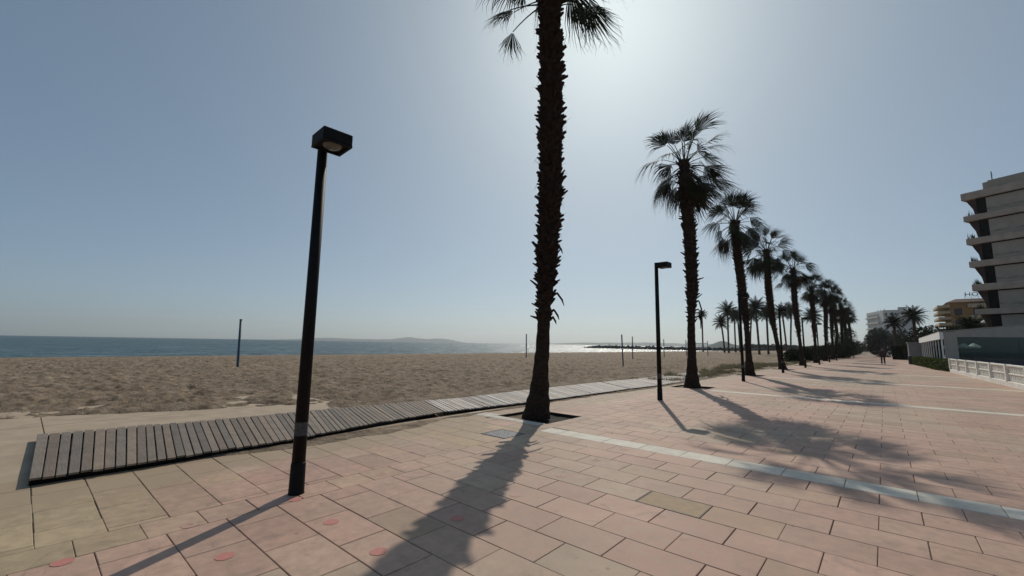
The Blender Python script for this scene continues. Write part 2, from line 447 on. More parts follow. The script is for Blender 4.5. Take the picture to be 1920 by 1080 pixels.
for r, kind in rects:
    parts = [r]
    for h in PITS + KERB: parts = [q for p in parts for q in (subtract(p, h) if abs(p[2]-h[2]) < 3 else [p])]
    for h in (PLATE, HOLE): parts = [q for p in parts for q in subtract(p, h)]
    for (x0, x1, y0, y1) in parts:
        if x1-x0 < .03 or y1-y0 < .03: continue
        far = y0 > 45 or y0 < -4
        g = G*rng.choice((.25, .5, .8, 1, 1.2, 1.5))
        j = rng.uniform(-.0006, .0002); tx = rng.uniform(-.0008, .0008); ty = rng.uniform(-.0008, .0008)
        zz = lambda x, y: j + tx*(x-x0)/(x1-x0) + ty*(y-y0)/(y1-y0)
        b = .004
        c = slab_colour((x0+x1)/2, (y0+y1)/2) if kind is None else None
        if kind == 'band': v = rng.uniform(.92, 1.06); c = (v, v, v)
        tgt = bandmb if kind == 'band' else mb
        X0, X1, Y0, Y1 = x0+g, x1-g, y0+g, y1-g
        o = [(X0, Y0), (X1, Y0), (X1, Y1), (X0, Y1)]
        i = [(X0+b, Y0+b), (X1-b, Y0+b), (X1-b, Y1-b), (X0+b, Y1-b)]
        if far:
            tgt.add([(p[0], p[1], 0) for p in o], ((0, 1, 2, 3),), c); continue
        vs = [(p[0], p[1], -.011) for p in o] + [(p[0], p[1], zz(*p)-b*.8) for p in o] + [(p[0], p[1], zz(*p)) for p in i]
        fs = [(8, 9, 10, 11)]
        for q in range(4):
            w = (q+1) % 4
            fs += [(4+q, 4+w, 8+w, 8+q), (q, w, 4+w, 4+q)]
        tgt.add(vs, fs, c)
tag(mb.build('promenade_paving', MT['paving']), kind='structure')
for (x0, x1, y0, y1) in KERB:
    for k in range(2):
        a = x0+(x1-x0)*k/2; bandmb.bbox(a+.004, a+(x1-x0)/2-.004, y0+.006, y1-.002, -.02, .003, .004, col=(.86, .86, .86))
bm_ = NT('pale_band'); v = bm_.coord(); vc = bm_.new('ShaderNodeVertexColor', layer_name='Col')
c = bm_.mix(1., bm_.ramp(bm_.noise(v, 6, 5), ((.3, (.62, .565, .47)), (.7, (.76, .70, .59)))), vc.outputs[0], 'MULTIPLY')
c = bm_.mix(bm_.ramp(bm_.noise(v, 2.3, 6, .7), ((.6, 0.), (.75, .4))), c, (.25, .22, .18))
bm_.bump(bm_.noise(v, 110, 3), .2, .004)
tag(bandmb.build('paving_band', bm_.base(c, .75, .2)), kind='structure')
bed = [(-7.5, 6.4, -14, 136)]
for h in PITS: bed = [q for p in bed for q in subtract(p, h)]
mb = MB()
for x0, x1, y0, y1 in bed: mb.quad((x0, y0, -.012), (x1, y0, -.012), (x1, y1, -.012), (x0, y1, -.012))
tag(mb.build('paving_bed', MT['joint']), kind='structure')
# soil in the tree pits, dug a hand below the paving
mb = MB()
for i, (x0, x1, y0, y1) in enumerate(PITS):
    n = 8 if i < 3 else 2
    for a in range(n):
        for b in range(n):
            P = [(x0+(x1-x0)*u/n, y0+(y1-y0)*w/n) for u, w in ((a, b), (a+1, b), (a+1, b+1), (a, b+1))]
            mb.add([(x, y, -.085+.03*float(vnoise(x*5, y*5, 3))) for x, y in P], ((0, 1, 2, 3),))
for x0, x1, y0, y1 in PITS:
    for a, b in (((x0, y0), (x1, y0)), ((x1, y0), (x1, y1)), ((x1, y1), (x0, y1)), ((x0, y1), (x0, y0))):
        mb.quad((*a, -.11), (*b, -.11), (*b, -.010), (*a, -.010))
tag(mb.build('tree_pit_soil', MT['soil']), kind='structure')
# concrete apron beside the walkway
mb = MB()
for y0, y1 in ((-14, -9.2), (-9.19, -4.4), (-4.39, .42), (.43, 5.6)):
    for x0, x1 in ((-14.2, -11.61), (-11.6, -7.46)):
        mb.bbox(x0, x1, y0, y1, -.3, -.004 + (.002 if x0 < -12 else 0), .006)
tag(mb.build('concrete_path', MT['concrete']), kind='structure')

# painted dots on the paving
def disc(name, x, y, r, mat, wear=.0, seed=0):
    mb = MB(); n = 28; R = random.Random(seed)
    pts = [(r*(1+R.uniform(-.05, .05))*math.cos(2*math.pi*k/n), r*(1+R.uniform(-.05, .05))*math.sin(2*math.pi*k/n), 0) for k in range(n)]
    if wear:
        inn = [(p[0]*wear, p[1]*wear, 0) for p in pts]
        mb.add(pts+inn, [(k, (k+1) % n, n+(k+1) % n, n+k) for k in range(n)])
    else: mb.add(pts, [tuple(range(n))])
    return tag(mb.build(name, mat, loc=(x, y, .0021)), kind='structure')
for k, (x, y, w, m) in enumerate([(-4.67, 2.02, 0, 'reddot'), (-3.87, 2.01, 0, 'reddot'), (-3.08, 2.0, 0, 'reddot'), (-3.85, 1.18, 0, 'reddot'), (-4.59, .37, 0, 'reddot'), (-4.69, 1.14, .4, 'pinkdot'),
        (-3.11, 2.84, 0, 'reddot'), (-3.12, 3.68, 0, 'pinkdot'), (-3.15, 4.59, .25, 'pinkdot'), (-3.21, 5.55, .45, 'pinkdot'), (-3.21, 6.42, .15, 'pinkdot'), (-4.78, 3.1, .5, 'pinkdot'),
        (-3.2, 7.4, .3, 'pinkdot'), (-3.95, 7.42, .35, 'pinkdot'), (-2.45, 7.35, .3, 'pinkdot'), (-3.2, 8.3, .5, 'pinkdot')]):
    disc('painted_dot', x, y, .064, MT[m], w, k)

# covers let into the paving
t_ = thing('manhole_cover', 'grey square iron manhole cover in the paving before the nearest palm', 'manhole cover', (-5.32, 5.91, 0))
mb = MB(); hx, hy = .285, .275
for a, b, c_, d in ((-hx, hx, -hy, -hy+.025), (-hx, hx, hy-.025, hy), (-hx, -hx+.025, -hy+.025, hy-.025), (hx-.025, hx, -hy+.025, hy-.025)): mb.box(a, b, c_, d, -.03, .003)
mb.build('frame', MT['steel'], t_)
mb = MB(); mb.box(-hx+.03, hx-.03, -hy+.03, hy-.03, -.03, 0)
for i in range(9):
    for j in range(9):
        x = -.22+.055*i; y = -.215+.0535*j
        mb.bbox(x-.017, x+.017, y-.006, y+.006, 0.0, .004, .0015)
mb.build('lid', MT['manhole'], t_)
t_ = thing('access_cover', 'tan rectangular access cover flush in the pink paving', 'access cover', (-1.7675, 4.6325, 0))
mb = MB(); mb.bbox(-.312, .312, -.206, .206, -.03, .001, .004); mb.build('slab', MT['tanplate'], t_)
mb = MB()
for a, b, c_, d in ((-.319, .319, -.2135, -.2085), (-.319, .319, .2085, .2135), (-.319, -.3145, -.2085, .2085), (.3145, .319, -.2085, .2085)): mb.box(a, b, c_, d, -.03, .0025)
mb.build('frame', MT['steel'], t_)

# ------------------------------------------------------------------ wooden walkway
def interp(tab, s):
    s = max(0, min(1, s))*(len(tab)-1); i = min(int(s), len(tab)-2); f = s-i
    return tuple(a*(1-f)+b*f for a, b in zip(tab[i], tab[i+1]))
def resample(pts, key=1):
    return pts
def walkway(label, near, far, zt, pitch, mat, seed, broken=0., fill=.86):
    R = random.Random(seed)
    root = thing('wooden_walkway', label, 'walkway', (near[0][0], near[0][1], 0), 0, 'wooden walkway sections')
    ox, oy = near[0]
    ylen = near[-1][1]-near[0][1]; n = int(ylen/pitch)
    nearY = [p[1] for p in near]
    def at(tab, yq):
        for i in range(len(tab)-1):
            if yq <= nearY[i+1] or i == len(tab)-2:
                f = (yq-nearY[i])/(nearY[i+1]-nearY[i]); return tab[i][0]*(1-f)+tab[i+1][0]*f, tab[i][1]*(1-f)+tab[i+1][1]*f
    mb = MB()
    for k in range(n):
        if R.random() < broken: continue
        ya = nearY[0] + pitch*k; yb = ya + pitch*(fill+R.uniform(-.03, .03))
        s = k/n; z = zt[0]*(1-s)+zt[1]*s + R.uniform(-.004, .004)
        e = R.uniform(-.018, .018); e2 = R.uniform(-.03, .03)
        c1, c2 = at(near, ya), at(near, yb); f1, f2 = at(far, ya), at(far, yb)
        d = Vector((f1[0]-c1[0], f1[1]-c1[1])).normalized()
        P = [(c1[0]-d.x*e-ox, c1[1]-d.y*e-oy), (c2[0]-d.x*e-ox, c2[1]-d.y*e-oy), (f2[0]+d.x*e2-ox, f2[1]+d.y*e2-oy), (f1[0]+d.x*e2-ox, f1[1]+d.y*e2-oy)]
        th = .024; b = .004; cx = sum(p[0] for p in P)/4; cy = sum(p[1] for p in P)/4
        jz = [R.uniform(-.004, .004) for _ in range(2)]; jz = [jz[0], jz[0], jz[1], jz[1]]
        ins = []
        for q in range(4):
            p, pn, pp = Vector(P[q]), Vector(P[(q+1) % 4]), Vector(P[q-1])
            ins.append(p + (pn-p).normalized()*b + (pp-p).normalized()*b)
        vs = [(p[0], p[1], z-th+jz[i]) for i, p in enumerate(P)] + [(p[0], p[1], z-b*.7+jz[i]) for i, p in enumerate(P)] + [(p.x, p.y, z+jz[i]) for i, p in enumerate(ins)]
        fs = [(8, 11, 10, 9), (0, 1, 2, 3)]
        for q in range(4):
            w = (q+1) % 4
            fs += [(q, 4+q, 4+w, w), (4+q, 8+q, 8+w, 4+w)]
        v = R.uniform(.72, 1.18); u = R.uniform(-.05, .05)
        mb.add(vs, fs, (v*(1+u), v, v*(1-u)))
    mb.build('deck', mat, root)
    # three bearers under the slats
    for fr in (.025, .5, .975):
        mb = MB(); L = []
        for k in range(0, n, 6):
            ya = nearY[0]+pitch*k; c1, f1 = at(near, ya), at(far, ya); s = k/n
            L.append((c1[0]*(1-fr)+f1[0]*fr-ox, c1[1]*(1-fr)+f1[1]*fr-oy, (zt[0]*(1-s)+zt[1]*s)-.052))
        mb.tube(L, .038, 4); mb.build('bearer', MT['wood_dark'], root)
    return root
N1 = [(-7.05, .22), (-7.04, 1.13), (-7.09, 1.9), (-7.09, 2.73), (-7.24, 3.64), (-7.43, 4.59), (-7.60, 6.50)]
F1 = [(-10.08, .33), (-9.95, 1.53), (-9.78, 2.37), (-9.72, 3.37), (-9.68, 4.44), (-9.5, 5.29), (-9.33, 7.25)]
N2 = [(-7.60, 6.46), (-7.48, 7.78), (-7.25, 10.03), (-7.17, 12.5), (-7.12, 14.84), (-6.95, 17.2), (-6.98, 19.2)]
F2 = [(-9.33, 7.21), (-9.15, 8.57), (-9.28, 11.2), (-9.25, 14.0), (-9.2, 16.5), (-9.05, 18.9), (-9.05, 20.9)]
N3 = [(-6.98, 19.25), (-7.1, 23.0), (-7.35, 27.0)]
F3 = [(-9.05, 20.95), (-9.2, 24.6), (-9.4, 28.6)]
walkway('dark weathered slatted wooden walkway section beside the nearest lamp post', N1, F1, (.088, .075), .0985, MT['wood_dark'], 1)
walkway('pale bleached slatted walkway section passing behind the nearest palm trunk', N2, F2, (.075, .05), .0985, MT['wood_pale'], 2, .012, .78)
walkway('pale walkway section half buried by sand and weeds beyond the second lamp post', N3, F3, (.045, .0), .0985, MT['wood_pale'], 3, .10)

# ------------------------------------------------------------------ lamp posts
def make_lamp(label):
    root = thing('street_lamp', label, 'street lamp', (0, 0, 0), 0, 'black street lamps along the promenade')
    mb = MB(); mb.tube([(0, 0, .28), (0, 0, 3.97)], [.068, .056], 20); mb.build('pole', MT['lampblack'], root, True)
    mb = MB(); mb.tube([(0, 0, -.01), (0, 0, .02), (0, 0, .3), (0, 0, .325)], [.084, .078, .074, .069], 20); mb.build('base_sleeve', MT['lampblack'], root, True)
    mb = MB(); mb.tube([(0, 0, .60), (0, 0, .74)], [.0672, .0668], 20, False); mb.build('sticker', MT['sticker'], root, True)
    mb = MB(); mb.bbox(.05, .11, -.035, .035, 3.84, 3.92, .006); mb.build('bracket', MT['lampblack'], root)
    M_ = Matrix.Rotation(-.054, 4, 'Z')
    mb = MB(); mb.bbox(.09, .425, -.165, .165, 3.815, 3.945, .008, M_)
    for a, b, c_, d in ((.09, .12, -.165, .165), (.395, .425, -.165, .165), (.12, .395, -.165, -.135), (.12, .395, .135, .165)): mb.box(a, b, c_, d, 3.795, 3.8155, M_)
    hd = mb.build('lamp_head', MT['lampblack'], root)
    mb = MB(); n = 20; vs = [M_ @ Vector((.265, 0, 3.775))]
    for rr, z in ((.055, 3.78), (.09, 3.795), (.105, 3.8155)):
        for k in range(n): vs.append(M_ @ Vector((.265+rr*math.cos(2*math.pi*k/n), rr*math.sin(2*math.pi*k/n), z)))
    fs = [(0, 1+(k+1) % n, 1+k) for k in range(n)]
    for q in range(2): fs += [(1+q*n+k, 1+q*n+(k+1) % n, 1+(q+1)*n+(k+1) % n, 1+(q+1)*n+k) for k in range(n)]
    mb.add(vs, fs); mb.build('lens', MT['lampglass'], hd, True)
    return root
LAMP_XY = [(-4.84, 2.10), (-5.23, 12.86), (-5.22, 22.95), (-5.12, 32.9), (-5.1, 43.2), (-5.1, 53.4), (-5.1, 63.8), (-5.1, 74.1)]
LAMP_LAB = ['nearest black street lamp, tall in front of the walkway, with square head', 'second black street lamp, standing just before the second palm', 'third black street lamp, its pole against the third palm trunk',
    'fourth black street lamp, close before the fourth palm trunk', 'fifth black street lamp, short before the fifth palm', 'sixth black street lamp, thin at the start of the dark shrubs',
    'seventh black street lamp, thin head between far palm trunks', 'eighth and farthest black street lamp among the dark shrubs']
lamp0 = None
for (x, y), lb in zip(LAMP_XY, LAMP_LAB):
    if lamp0 is None: lamp0 = make_lamp(lb); lamp0.location = (x, y, 0)
    else: dup(lamp0, (x, y, 0), 0, lb, (1, 1, 1.06))

# ------------------------------------------------------------------ fan palms
WIND = Vector((.753, .658, .25))
def fan_leaf(mb, base, hub, d, nrm, R, spread, droop, rnd, seg=26, pet_r=.016, sag=.0):
    base, hub, d = Vector(base), Vector(hub), Vector(d).normalized()
    nrm = Vector(nrm); nrm = (nrm - d*nrm.dot(d)).normalized(); s = nrm.cross(d)
    # petiole
    mid = (base+hub)/2 + Vector((0, 0, sag))
    P = [base*(1-t)**2 + mid*2*t*(1-t) + hub*t*t for t in (0, .25, .5, .75, 1)]
    mb.tube(P, [pet_r*1.7, pet_r*1.2, pet_r, pet_r*.9, pet_r*.8], 4, False)
    for k in range(seg):
        u = (k+.5)/seg*2-1
        a = u*spread + rnd.uniform(-.02, .02); L = R*(1-.28*abs(u)**2.2)*rnd.uniform(.85, 1.06)
        da = spread/seg*1.02
        dr = droop*rnd.uniform(.6, 1.5); fu = rnd.uniform(.46, .62)
        pts = []
        for r, wf in ((.06, 1.), (fu, 1.), (.76, .5), (.9, .28), (1.03, .04)):
            dirv = d*math.cos(a) + s*math.sin(a); tan = -d*math.sin(a) + s*math.cos(a)
            c = hub + dirv*(r*L) + nrm*(.05*L*math.cos(a*1.2)*r)
            c.z -= dr*L*max(0, r-.25)**2.2
            c += WIND*(L*max(0, r-.35)**1.8*rnd.uniform(.08, .36))
            w = da*min(r, fu)*L*wf
            lift = nrm*(.35*w)
            pts.append((c - tan*w, c + lift, c + tan*w))
        vs = [p for t3 in pts for p in (t3[0], t3[2])]
        fs = [(i*2, i*2+1, i*2+3, i*2+2) for i in range(4)]
        mb.add(vs, fs)
        if rnd.random() < .35:               # loose thread hanging from the tip
            tip = pts[-1][1]; l = rnd.uniform(.06, .22)
            q = tip + Vector((rnd.uniform(-.05, .05), rnd.uniform(-.05, .05), -l))
            mb.quad(pts[-2][0], pts[-2][1], q, q+Vector((.003, 0, 0)))

def fan_crown(seed, n_green=24, n_old=15, scale=1.0, hang=1.0):
    """crown around its growing point at the origin: upright fans, spreading fans, then a drooping skirt"""
    R = random.Random(seed); mb = MB(); dead = MB()
    for i in range(n_green):                  # upright and spreading fans, each a clump of its own
        az = i*2.39996 + R.uniform(-.5, .5); f = (i+.5)/n_green
        el = rad(82 - 72*f + R.uniform(-10, 10)); L = R.uniform(.72, 1.25)*scale*(1-.12*f)
        h = Vector((math.cos(az), math.sin(az), 0)); d0 = h*math.cos(el) + Vector((0, 0, math.sin(el)))
        base = h*.12 + Vector((0, 0, -.25*f)); hub = base + d0*L; hub.z -= .10*L*f
        de = el - rad(R.uniform(-4, 18)+38*f*R.uniform(.5, 1.2)); d = h*math.cos(de) + Vector((0, 0, math.sin(de)))
        tw = h.cross(Vector((0, 0, 1)))
        nr = -h*math.sin(de) + Vector((0, 0, math.cos(de))) + tw*R.uniform(-2.0, 2.0)
        d = d + tw*R.uniform(-.3, .3)
        fan_leaf(mb, base, hub, d, nr, R.uniform(.95, 1.28)*scale, rad(R.uniform(36, 70)), .25+.7*f, R, 26, sag=.10*L)
    for i in range(n_old):                    # old fans hanging below
        az = i*2.39996 + 1.1 + R.uniform(-.5, .5); el = rad(R.uniform(-58, 12)*hang); L = R.uniform(.55, 1.2)*scale
        h = Vector((math.cos(az), math.sin(az), 0)); d0 = h*math.cos(el) + Vector((0, 0, math.sin(el)))
        base = h*.16 + Vector((0, 0, -.25-R.uniform(0, .45))); hub = base + d0*L*.88; hub.z -= .12
        de = rad(R.uniform(-86, -28)); tw = h.cross(Vector((0, 0, 1))); d = h*math.cos(de) + Vector((0, 0, math.sin(de))) + tw*R.uniform(-.35, .35)
        nr = -h*math.sin(de) + Vector((0, 0, math.cos(de))) + tw*R.uniform(-1.2, 1.2)
        fan_leaf(mb if R.random() < .68 else dead, base, hub, d, nr, R.uniform(.9, 1.3)*scale, rad(R.uniform(32, 62)), .34, R, 24, sag=.20*L)
    for i in range(int(n_old*.45)):            # dry skirt close to the trunk
        az = R.uniform(0, 6.28); h = Vector((math.cos(az), math.sin(az), 0))
        base = h*.16 + Vector((0, 0, -.5-R.uniform(0, .7))); hub = base + h*.30 + Vector((0, 0, -.25))
        fan_leaf(dead, base, hub, h*R.uniform(.1, .5)+Vector((0, 0, -1)), h, R.uniform(.55, .9), rad(R.uniform(22, 45)), .1, R, 14)
    return mb, dead

def palm_trunk(H, off, prof, seed, boots=(1.9, 40), nspike=None):
    """H height; off(z) sideways vector; prof(z) radius"""
    R = random.Random(seed); mb = MB(); n = 18; zs = []
    z = 0
    while z < H: zs.append(z); z += .10 if z < 1.2 else .14
    zs.append(H)
    vs = []
    for z in zs:
        o = off(z); r = prof(z)
        for k in range(n):
            a = 2*math.pi*k/n
            rr = r*(1 + .10*(float(vnoise(k*.9+seed, z*4, seed))-.5) + .05*math.sin(z*19+math.sin(a*2)))
            vs.append((o[0]+rr*math.cos(a), o[1]+rr*math.sin(a), z-.02 if z == 0 else z))
    fs = []
    for i in range(len(zs)-1):
        for k in range(n):
            j = (k+1) % n; fs.append((i*n+k, i*n+j, (i+1)*n+j, (i+1)*n+k))
    fs.append(tuple(range((len(zs)-1)*n, len(zs)*n))); mb.add(vs, fs)
    # cut leaf bases
    z = boots[0]; i = 0
    while z < H-.05:
        dens = min(1, (z-boots[0])/1.2+.25)
        a = i*2.39996 + R.uniform(-.25, .25); o = off(z); r = prof(z)
        if R.random() < dens:
            h = Vector((math.cos(a), math.sin(a), 0)); s = Vector((-math.sin(a), math.cos(a), 0))
            ang = rad(R.uniform(15, 70)); L = (nspike or 1)*R.uniform(.08, .19) if R.random() > .1 else R.uniform(.18, .32)
            d = h*math.cos(ang) + Vector((0, 0, math.sin(ang))); nn = d.cross(s)
            b = Vector((o[0], o[1], z)) + h*(r*.86); w0, w1 = R.uniform(.05, .075), R.uniform(.018, .05); t0, t1 = .035, .012
            d2 = s*R.uniform(-.4, .4)
            tip = b + d*L + d2*L*.5
            q = [b-s*w0-nn*t0, b+s*w0-nn*t0, b+s*w0+nn*t0, b-s*w0+nn*t0, tip-s*w1-nn*t1, tip+s*w1-nn*t1, tip+s*w1+nn*t1, tip-s*w1+nn*t1]
            mb.add(q, ((0, 1, 5, 4), (1, 2, 6, 5), (2, 3, 7, 6), (3, 0, 4, 7), (4, 5, 6, 7)))
            if R.random() < (.3 if nspike else .16):              # torn fibre
                e = tip + h*R.uniform(.03, .12) + Vector((0, 0, R.uniform(-.16, .10))) + s*R.uniform(-.06, .06)
                mb.quad(tip-s*.008, tip+s*.008, e+s*.002, e-s*.002)
        z += 1.0/boots[1]; i += 1
    return mb
RIGHT = Vector((.753, .658, 0)); TOCAM = Vector((.62, -.785, 0))
def curve_fn(tab):
    zs_ = [p[0] for p in tab]; os_ = [p[1] for p in tab]
    def f(z):
        o = float(np.interp(z, zs_, os_)); return (RIGHT.x*o, RIGHT.y*o)
    return f
def prof_fn(tab):
    a = [p[0] for p in tab]; b = [p[1] for p in tab]
    return lambda z: float(np.interp(z, a, b))
def scaled(mb, M_):
    mb.v = [tuple(M_ @ Vector(p)) for p in mb.v]; return mb

PROF = [(0, .31), (.12, .295), (.5, .225), (1.0, .178), (1.7, .150), (2.6, .142), (3.2, .155), (3.8, .195), (5, .225), (7, .235), (8.6, .222), (9.5, .19), (12, .19)]
GP = 'tall fan palms in a row along the promenade'
# nearest palm: crown cut by the frame, so its lowest leaves are placed one by one
root = thing('fan_palm', 'nearest fan palm, thick shaggy trunk with its crown at the top edge', 'palm tree', (*PALM_XY[0], 0), 0, GP)
off = curve_fn([(0, 0), (.5, .06), (1.5, .13), (3, .20), (4.5, .28), (6.5, .31), (8.5, .29), (11, .24)])
mb = palm_trunk(11.0, off, prof_fn([(a, b*(1+.03*min(1, max(0, a-3)/2) + .13*(a > 9))) for a, b in PROF]), 5, (2.1, 125), 1.05)
R = random.Random(77)
for z, sgn, l in ((2.75, 1, .32), (2.35, 1, .22), (2.2, 1, .16), (3.9, 1, .22)):   # dangling dry strips
    o = off(z); b = Vector((o[0], o[1], z)) + RIGHT*(.13*sgn)
    P = [b, b+RIGHT*l*.45+Vector((0, 0, .04)), b+RIGHT*l*.8+Vector((0, 0, -l*.35)), b+RIGHT*l*.95+Vector((0, 0, -l*.8))]
    mb.tube(P, [.02, .026, .022, .006], 4)
mb.build('trunk', MT['trunk'], root, False)
cr, dead = fan_crown(101, 22, 0, 1.1, .5)
o = off(11); scaled(cr, Matrix.Translation((o[0], o[1], 11.25))); scaled(dead, Matrix.Translation((o[0], o[1], 11.7)))
O = Vector((off(10.15)[0], off(10.15)[1], 10.15)); k_ = .0131
def pl(px, py, dep=0): return O + RIGHT*((px-1026)*k_) + Vector((0, 0, -py*k_*1.02)) + TOCAM*dep
def dl(dx, dy, dep=0): return RIGHT*dx + Vector((0, 0, -dy)) + TOCAM*dep
R = random.Random(9)
fan_leaf(cr, pl(1006, 6), pl(956, 66, .15), dl(-.16, 1), dl(.15, 0, 1), .86, rad(34), .05, R, 24, .014, .10)
fan_leaf(cr, pl(1004, 0), pl(950, 18, .1), dl(-.85, .55), dl(.2, -.75, .6), .80, rad(62), .35, R, 26, .016, .06)
fan_leaf(cr, pl(1004, -8), pl(955, -2, -.3), dl(-1, .25), dl(.2, -.9, .4), .86, rad(75), .5, R, 26, .016, .06)
fan_leaf(cr, pl(1004, -10), pl(975, 2, .4), dl(-.5, 1), dl(.2, -.2, 1), .60, rad(40), .1, R, 20, .014, .06)
fan_leaf(cr, pl(1046, 2), pl(1070, 12, .2), dl(.34, 1), dl(.0, 0, 1), .86, rad(30), .05, R, 24, .016, .08)
fan_leaf(cr, pl(1048, -4), pl(1098, -6, .1), dl(.28, 1), dl(-.35, 0, 1), 1.45, rad(33), .08, R, 30, .018, .10)
fan_leaf(cr, pl(1048, -8), pl(1092, -14, -.2), dl(.0, 1), dl(.35, 0, 1), .95, rad(45), .06, R, 26, .018, .10)
fan_leaf(cr, pl(1048, -12), pl(1104, -18, -.3), dl(.8, .6), dl(-.5, -.6, .5), .75, rad(55), .3, R, 24, .018, .08)
cr.build('crown', MT['fan'], root); dead.build('dry_leaves', MT['dead'], root)

NEAR = [
    ('second fan palm in the row, beside the second street lamp', [(0, 0), (2.5, .05), (4.2, .16), (6, .13), (8, .04), (10, 0)], 9.5, 15),
    ('third fan palm in the row, leaning slightly left behind a lamp pole', [(0, 0), (3, -.05), (5.5, -.22), (8, -.40), (9, -.42)], 9.3, 23),
    ('fourth fan palm in the row, trunk leaning left at its foot', [(0, 0), (1.5, -.25), (3.5, -.55), (6, -.72), (9, -.70)], 9.3, 31),
    ('fifth fan palm in the row, first of those with shrubs behind', [(0, 0), (3, -.18), (6, -.35), (9, -.32)], 9.25, 47)]
protos = []
for (lb, tab, H, sd), (x, y) in zip(NEAR, PALM_XY[1:5]):
    root = thing('fan_palm', lb, 'palm tree', (x, y, 0), 0, GP); off = curve_fn(tab)
    mb = palm_trunk(H, off, prof_fn([(a, b*1.0) for a, b in PROF]), sd, (2.6, 44))
    if sd == 15:
        for z, l in ((3.4, .5), (2.95, .42), (2.8, .3)):
            o_ = off(z); b = Vector((o_[0], o_[1], z)) + RIGHT*.12
            P = [b, b+RIGHT*.18+Vector((0, 0, .05)), b+RIGHT*.26+Vector((0, 0, -l*.5)), b+RIGHT*.24+Vector((0, 0, -l*1.5))]
            mb.tube(P, [.02, .03, .03, .01], 4)
    mb.build('trunk', MT['trunk'], root)
    cr, dead = fan_crown(sd*3+1, 22, 30 if sd == 15 else 22)
    o_ = off(H)
    for m_ in (cr, dead): scaled(m_, Matrix.Translation((o_[0], o_[1], H)))
    cr.build('crown', MT['fan'], root); dead.build('dry_leaves', MT['dead'], root)
    protos.append(root)
ORD = ['sixth', 'seventh', 'eighth', 'ninth', 'tenth', 'eleventh', 'twelfth', 'thirteenth']
for k, (x, y) in enumerate(PALM_XY[5:]):
    dup(protos[(1, 3, 2, 0)[k % 4]], (x, y, 0), k*1.7+.6, ORD[k]+' fan palm in the row, rising from the dark shrubs' + (', smallest and farthest' if k == 7 else ''), .93+.13*((k*37) % 5)/4).rotation_euler = (.025*math.sin(k*2.1), .03*math.cos(k*1.3), k*1.7+.6)

# ------------------------------------------------------------------ date palms
def date_palm(name, label, loc, H, seed, crown=2.3, group=None, lean=0., nf=40):
    R = random.Random(seed); root = thing(name, label, 'palm tree', loc, 0, group)
    mb = MB(); n = 10; pts = []; rs = []
    for i in range(15):
        z = H*i/14; pts.append(RIGHT*(lean*(z/H)**1.5) + Vector((0, 0, z-.1 if i == 0 else z))); rs.append(.21+.07*max(0, 1-z/.7)+.05*max(0, (z-H+.8)) + .012*(i % 2))
    mb.tube(pts, rs, n)
    for i in range(40):
        z = H*(.3+.7*R.random()); a = R.uniform(0, 6.28); h = Vector((math.cos(a), math.sin(a), 0)); c = RIGHT*(lean*(z/H)**1.5)+Vector((0, 0, z))+h*.17
        s = Vector((-h.y, h.x, 0))
        mb.quad(c-s*.05, c+s*.05, c+s*.02+h*.07+Vector((0, 0, .1)), c-s*.02+h*.07+Vector((0, 0, .1)))
    mb.build('trunk', MT['trunkgrey'], root)
    mb = MB(); top = RIGHT*lean + Vector((0, 0, H))
    for i in range(nf):
        az = i*2.39996+R.uniform(-.2, .2); f = (i+.5)/nf; el = rad(84-112*f**1.0+R.uniform(-8, 8)); L = crown*R.uniform(.85, 1.12)
        h = Vector((math.cos(az), math.sin(az), 0)); side = Vector((-math.sin(az), math.cos(az), 0))
        P = [top+Vector((0, 0, -.2*f))]; e = el; m = 11
        for k in range(m):
            P.append(P[-1] + (h*math.cos(e)+Vector((0, 0, math.sin(e))))*(L/m)); e -= rad(3.0+8.0*(k/m)*(1.0 if f > .2 else .5))
        mb.tube(P, [.022*(1-.85*k/m) + .003 for k in range(m+1)], 3, False)
        for k in range(1, m*3):
            t = k/(m*3); q = t*m; j = min(int(q), m-1); c = P[j].lerp(P[j+1], q-j); tn = (P[j+1]-P[j]).normalized()
            ll = (.16+.42*math.sin(math.pi*min(1, t*1.05+.08))**.8)*crown/2.3; w = .028*crown/2.3+.008
            upv = side.cross(tn)
            for sg in (-1, 1):
                dv = (side*sg*.8 + tn*.62 + upv*.28 + Vector((0, 0, -.12))).normalized()
                e_ = c+dv*ll; e_.z -= .05*ll
                mb.quad(c-tn*w, c+tn*w, e_+tn*.004, e_-tn*.004)
    mb.build('crown', MT['frond'], root)
    return root
GD = 'date palms standing on the beach behind the row'
DP = [((-41.0, 134.2, .16), 11.2, 1.5, 'lone slim date palm on the sand, left of the group'),
      ((-33.1, 126.7, .16), 8.2, 2.0, 'short date palm at the left end of the beach group'),
      ((-31.1, 123.0, .16), 11.0, 2.4, 'tall date palm second from the left in the beach group'),
      ((-33.6, 140.4, .16), 11.0, 2.3, 'date palm just left of the third fan palm trunk'),
      ((-33.1, 143.6, .16), 10.6, 2.2, 'date palm mostly hidden behind the third fan palm trunk'),
      ((-28.6, 135.3, .16), 10.6, 2.2, 'date palm leaning right of the third fan palm trunk'),
      ((-20.9, 107.1, .16), 10.2, 2.3, 'tallest date palm between the third and fourth fan palms'),
      ((-20.7, 115.8, .16), 9.4, 2.2, 'date palm close left of the fourth fan palm trunk'),
      ((-20.5, 139.5, .1), 11.4, 2.4, 'date palm right of the fourth fan palm trunk'),
      ((-19.8, 141.5, .1), 11.9, 2.5, 'date palm just left of the fifth fan palm trunk'),
      ((-13.2, 134.0, .1), 9.8, 2.3, 'date palm seen between the fifth and sixth fan palms')]
for k, (p, H, cr_, lb) in enumerate(DP):
    date_palm('date_palm', lb, p, H, 300+k, cr_*1.35, GD, [.1, -.6, .2, .1, -.3, .9, -.3, .1, -.6, .9, -.5][k])
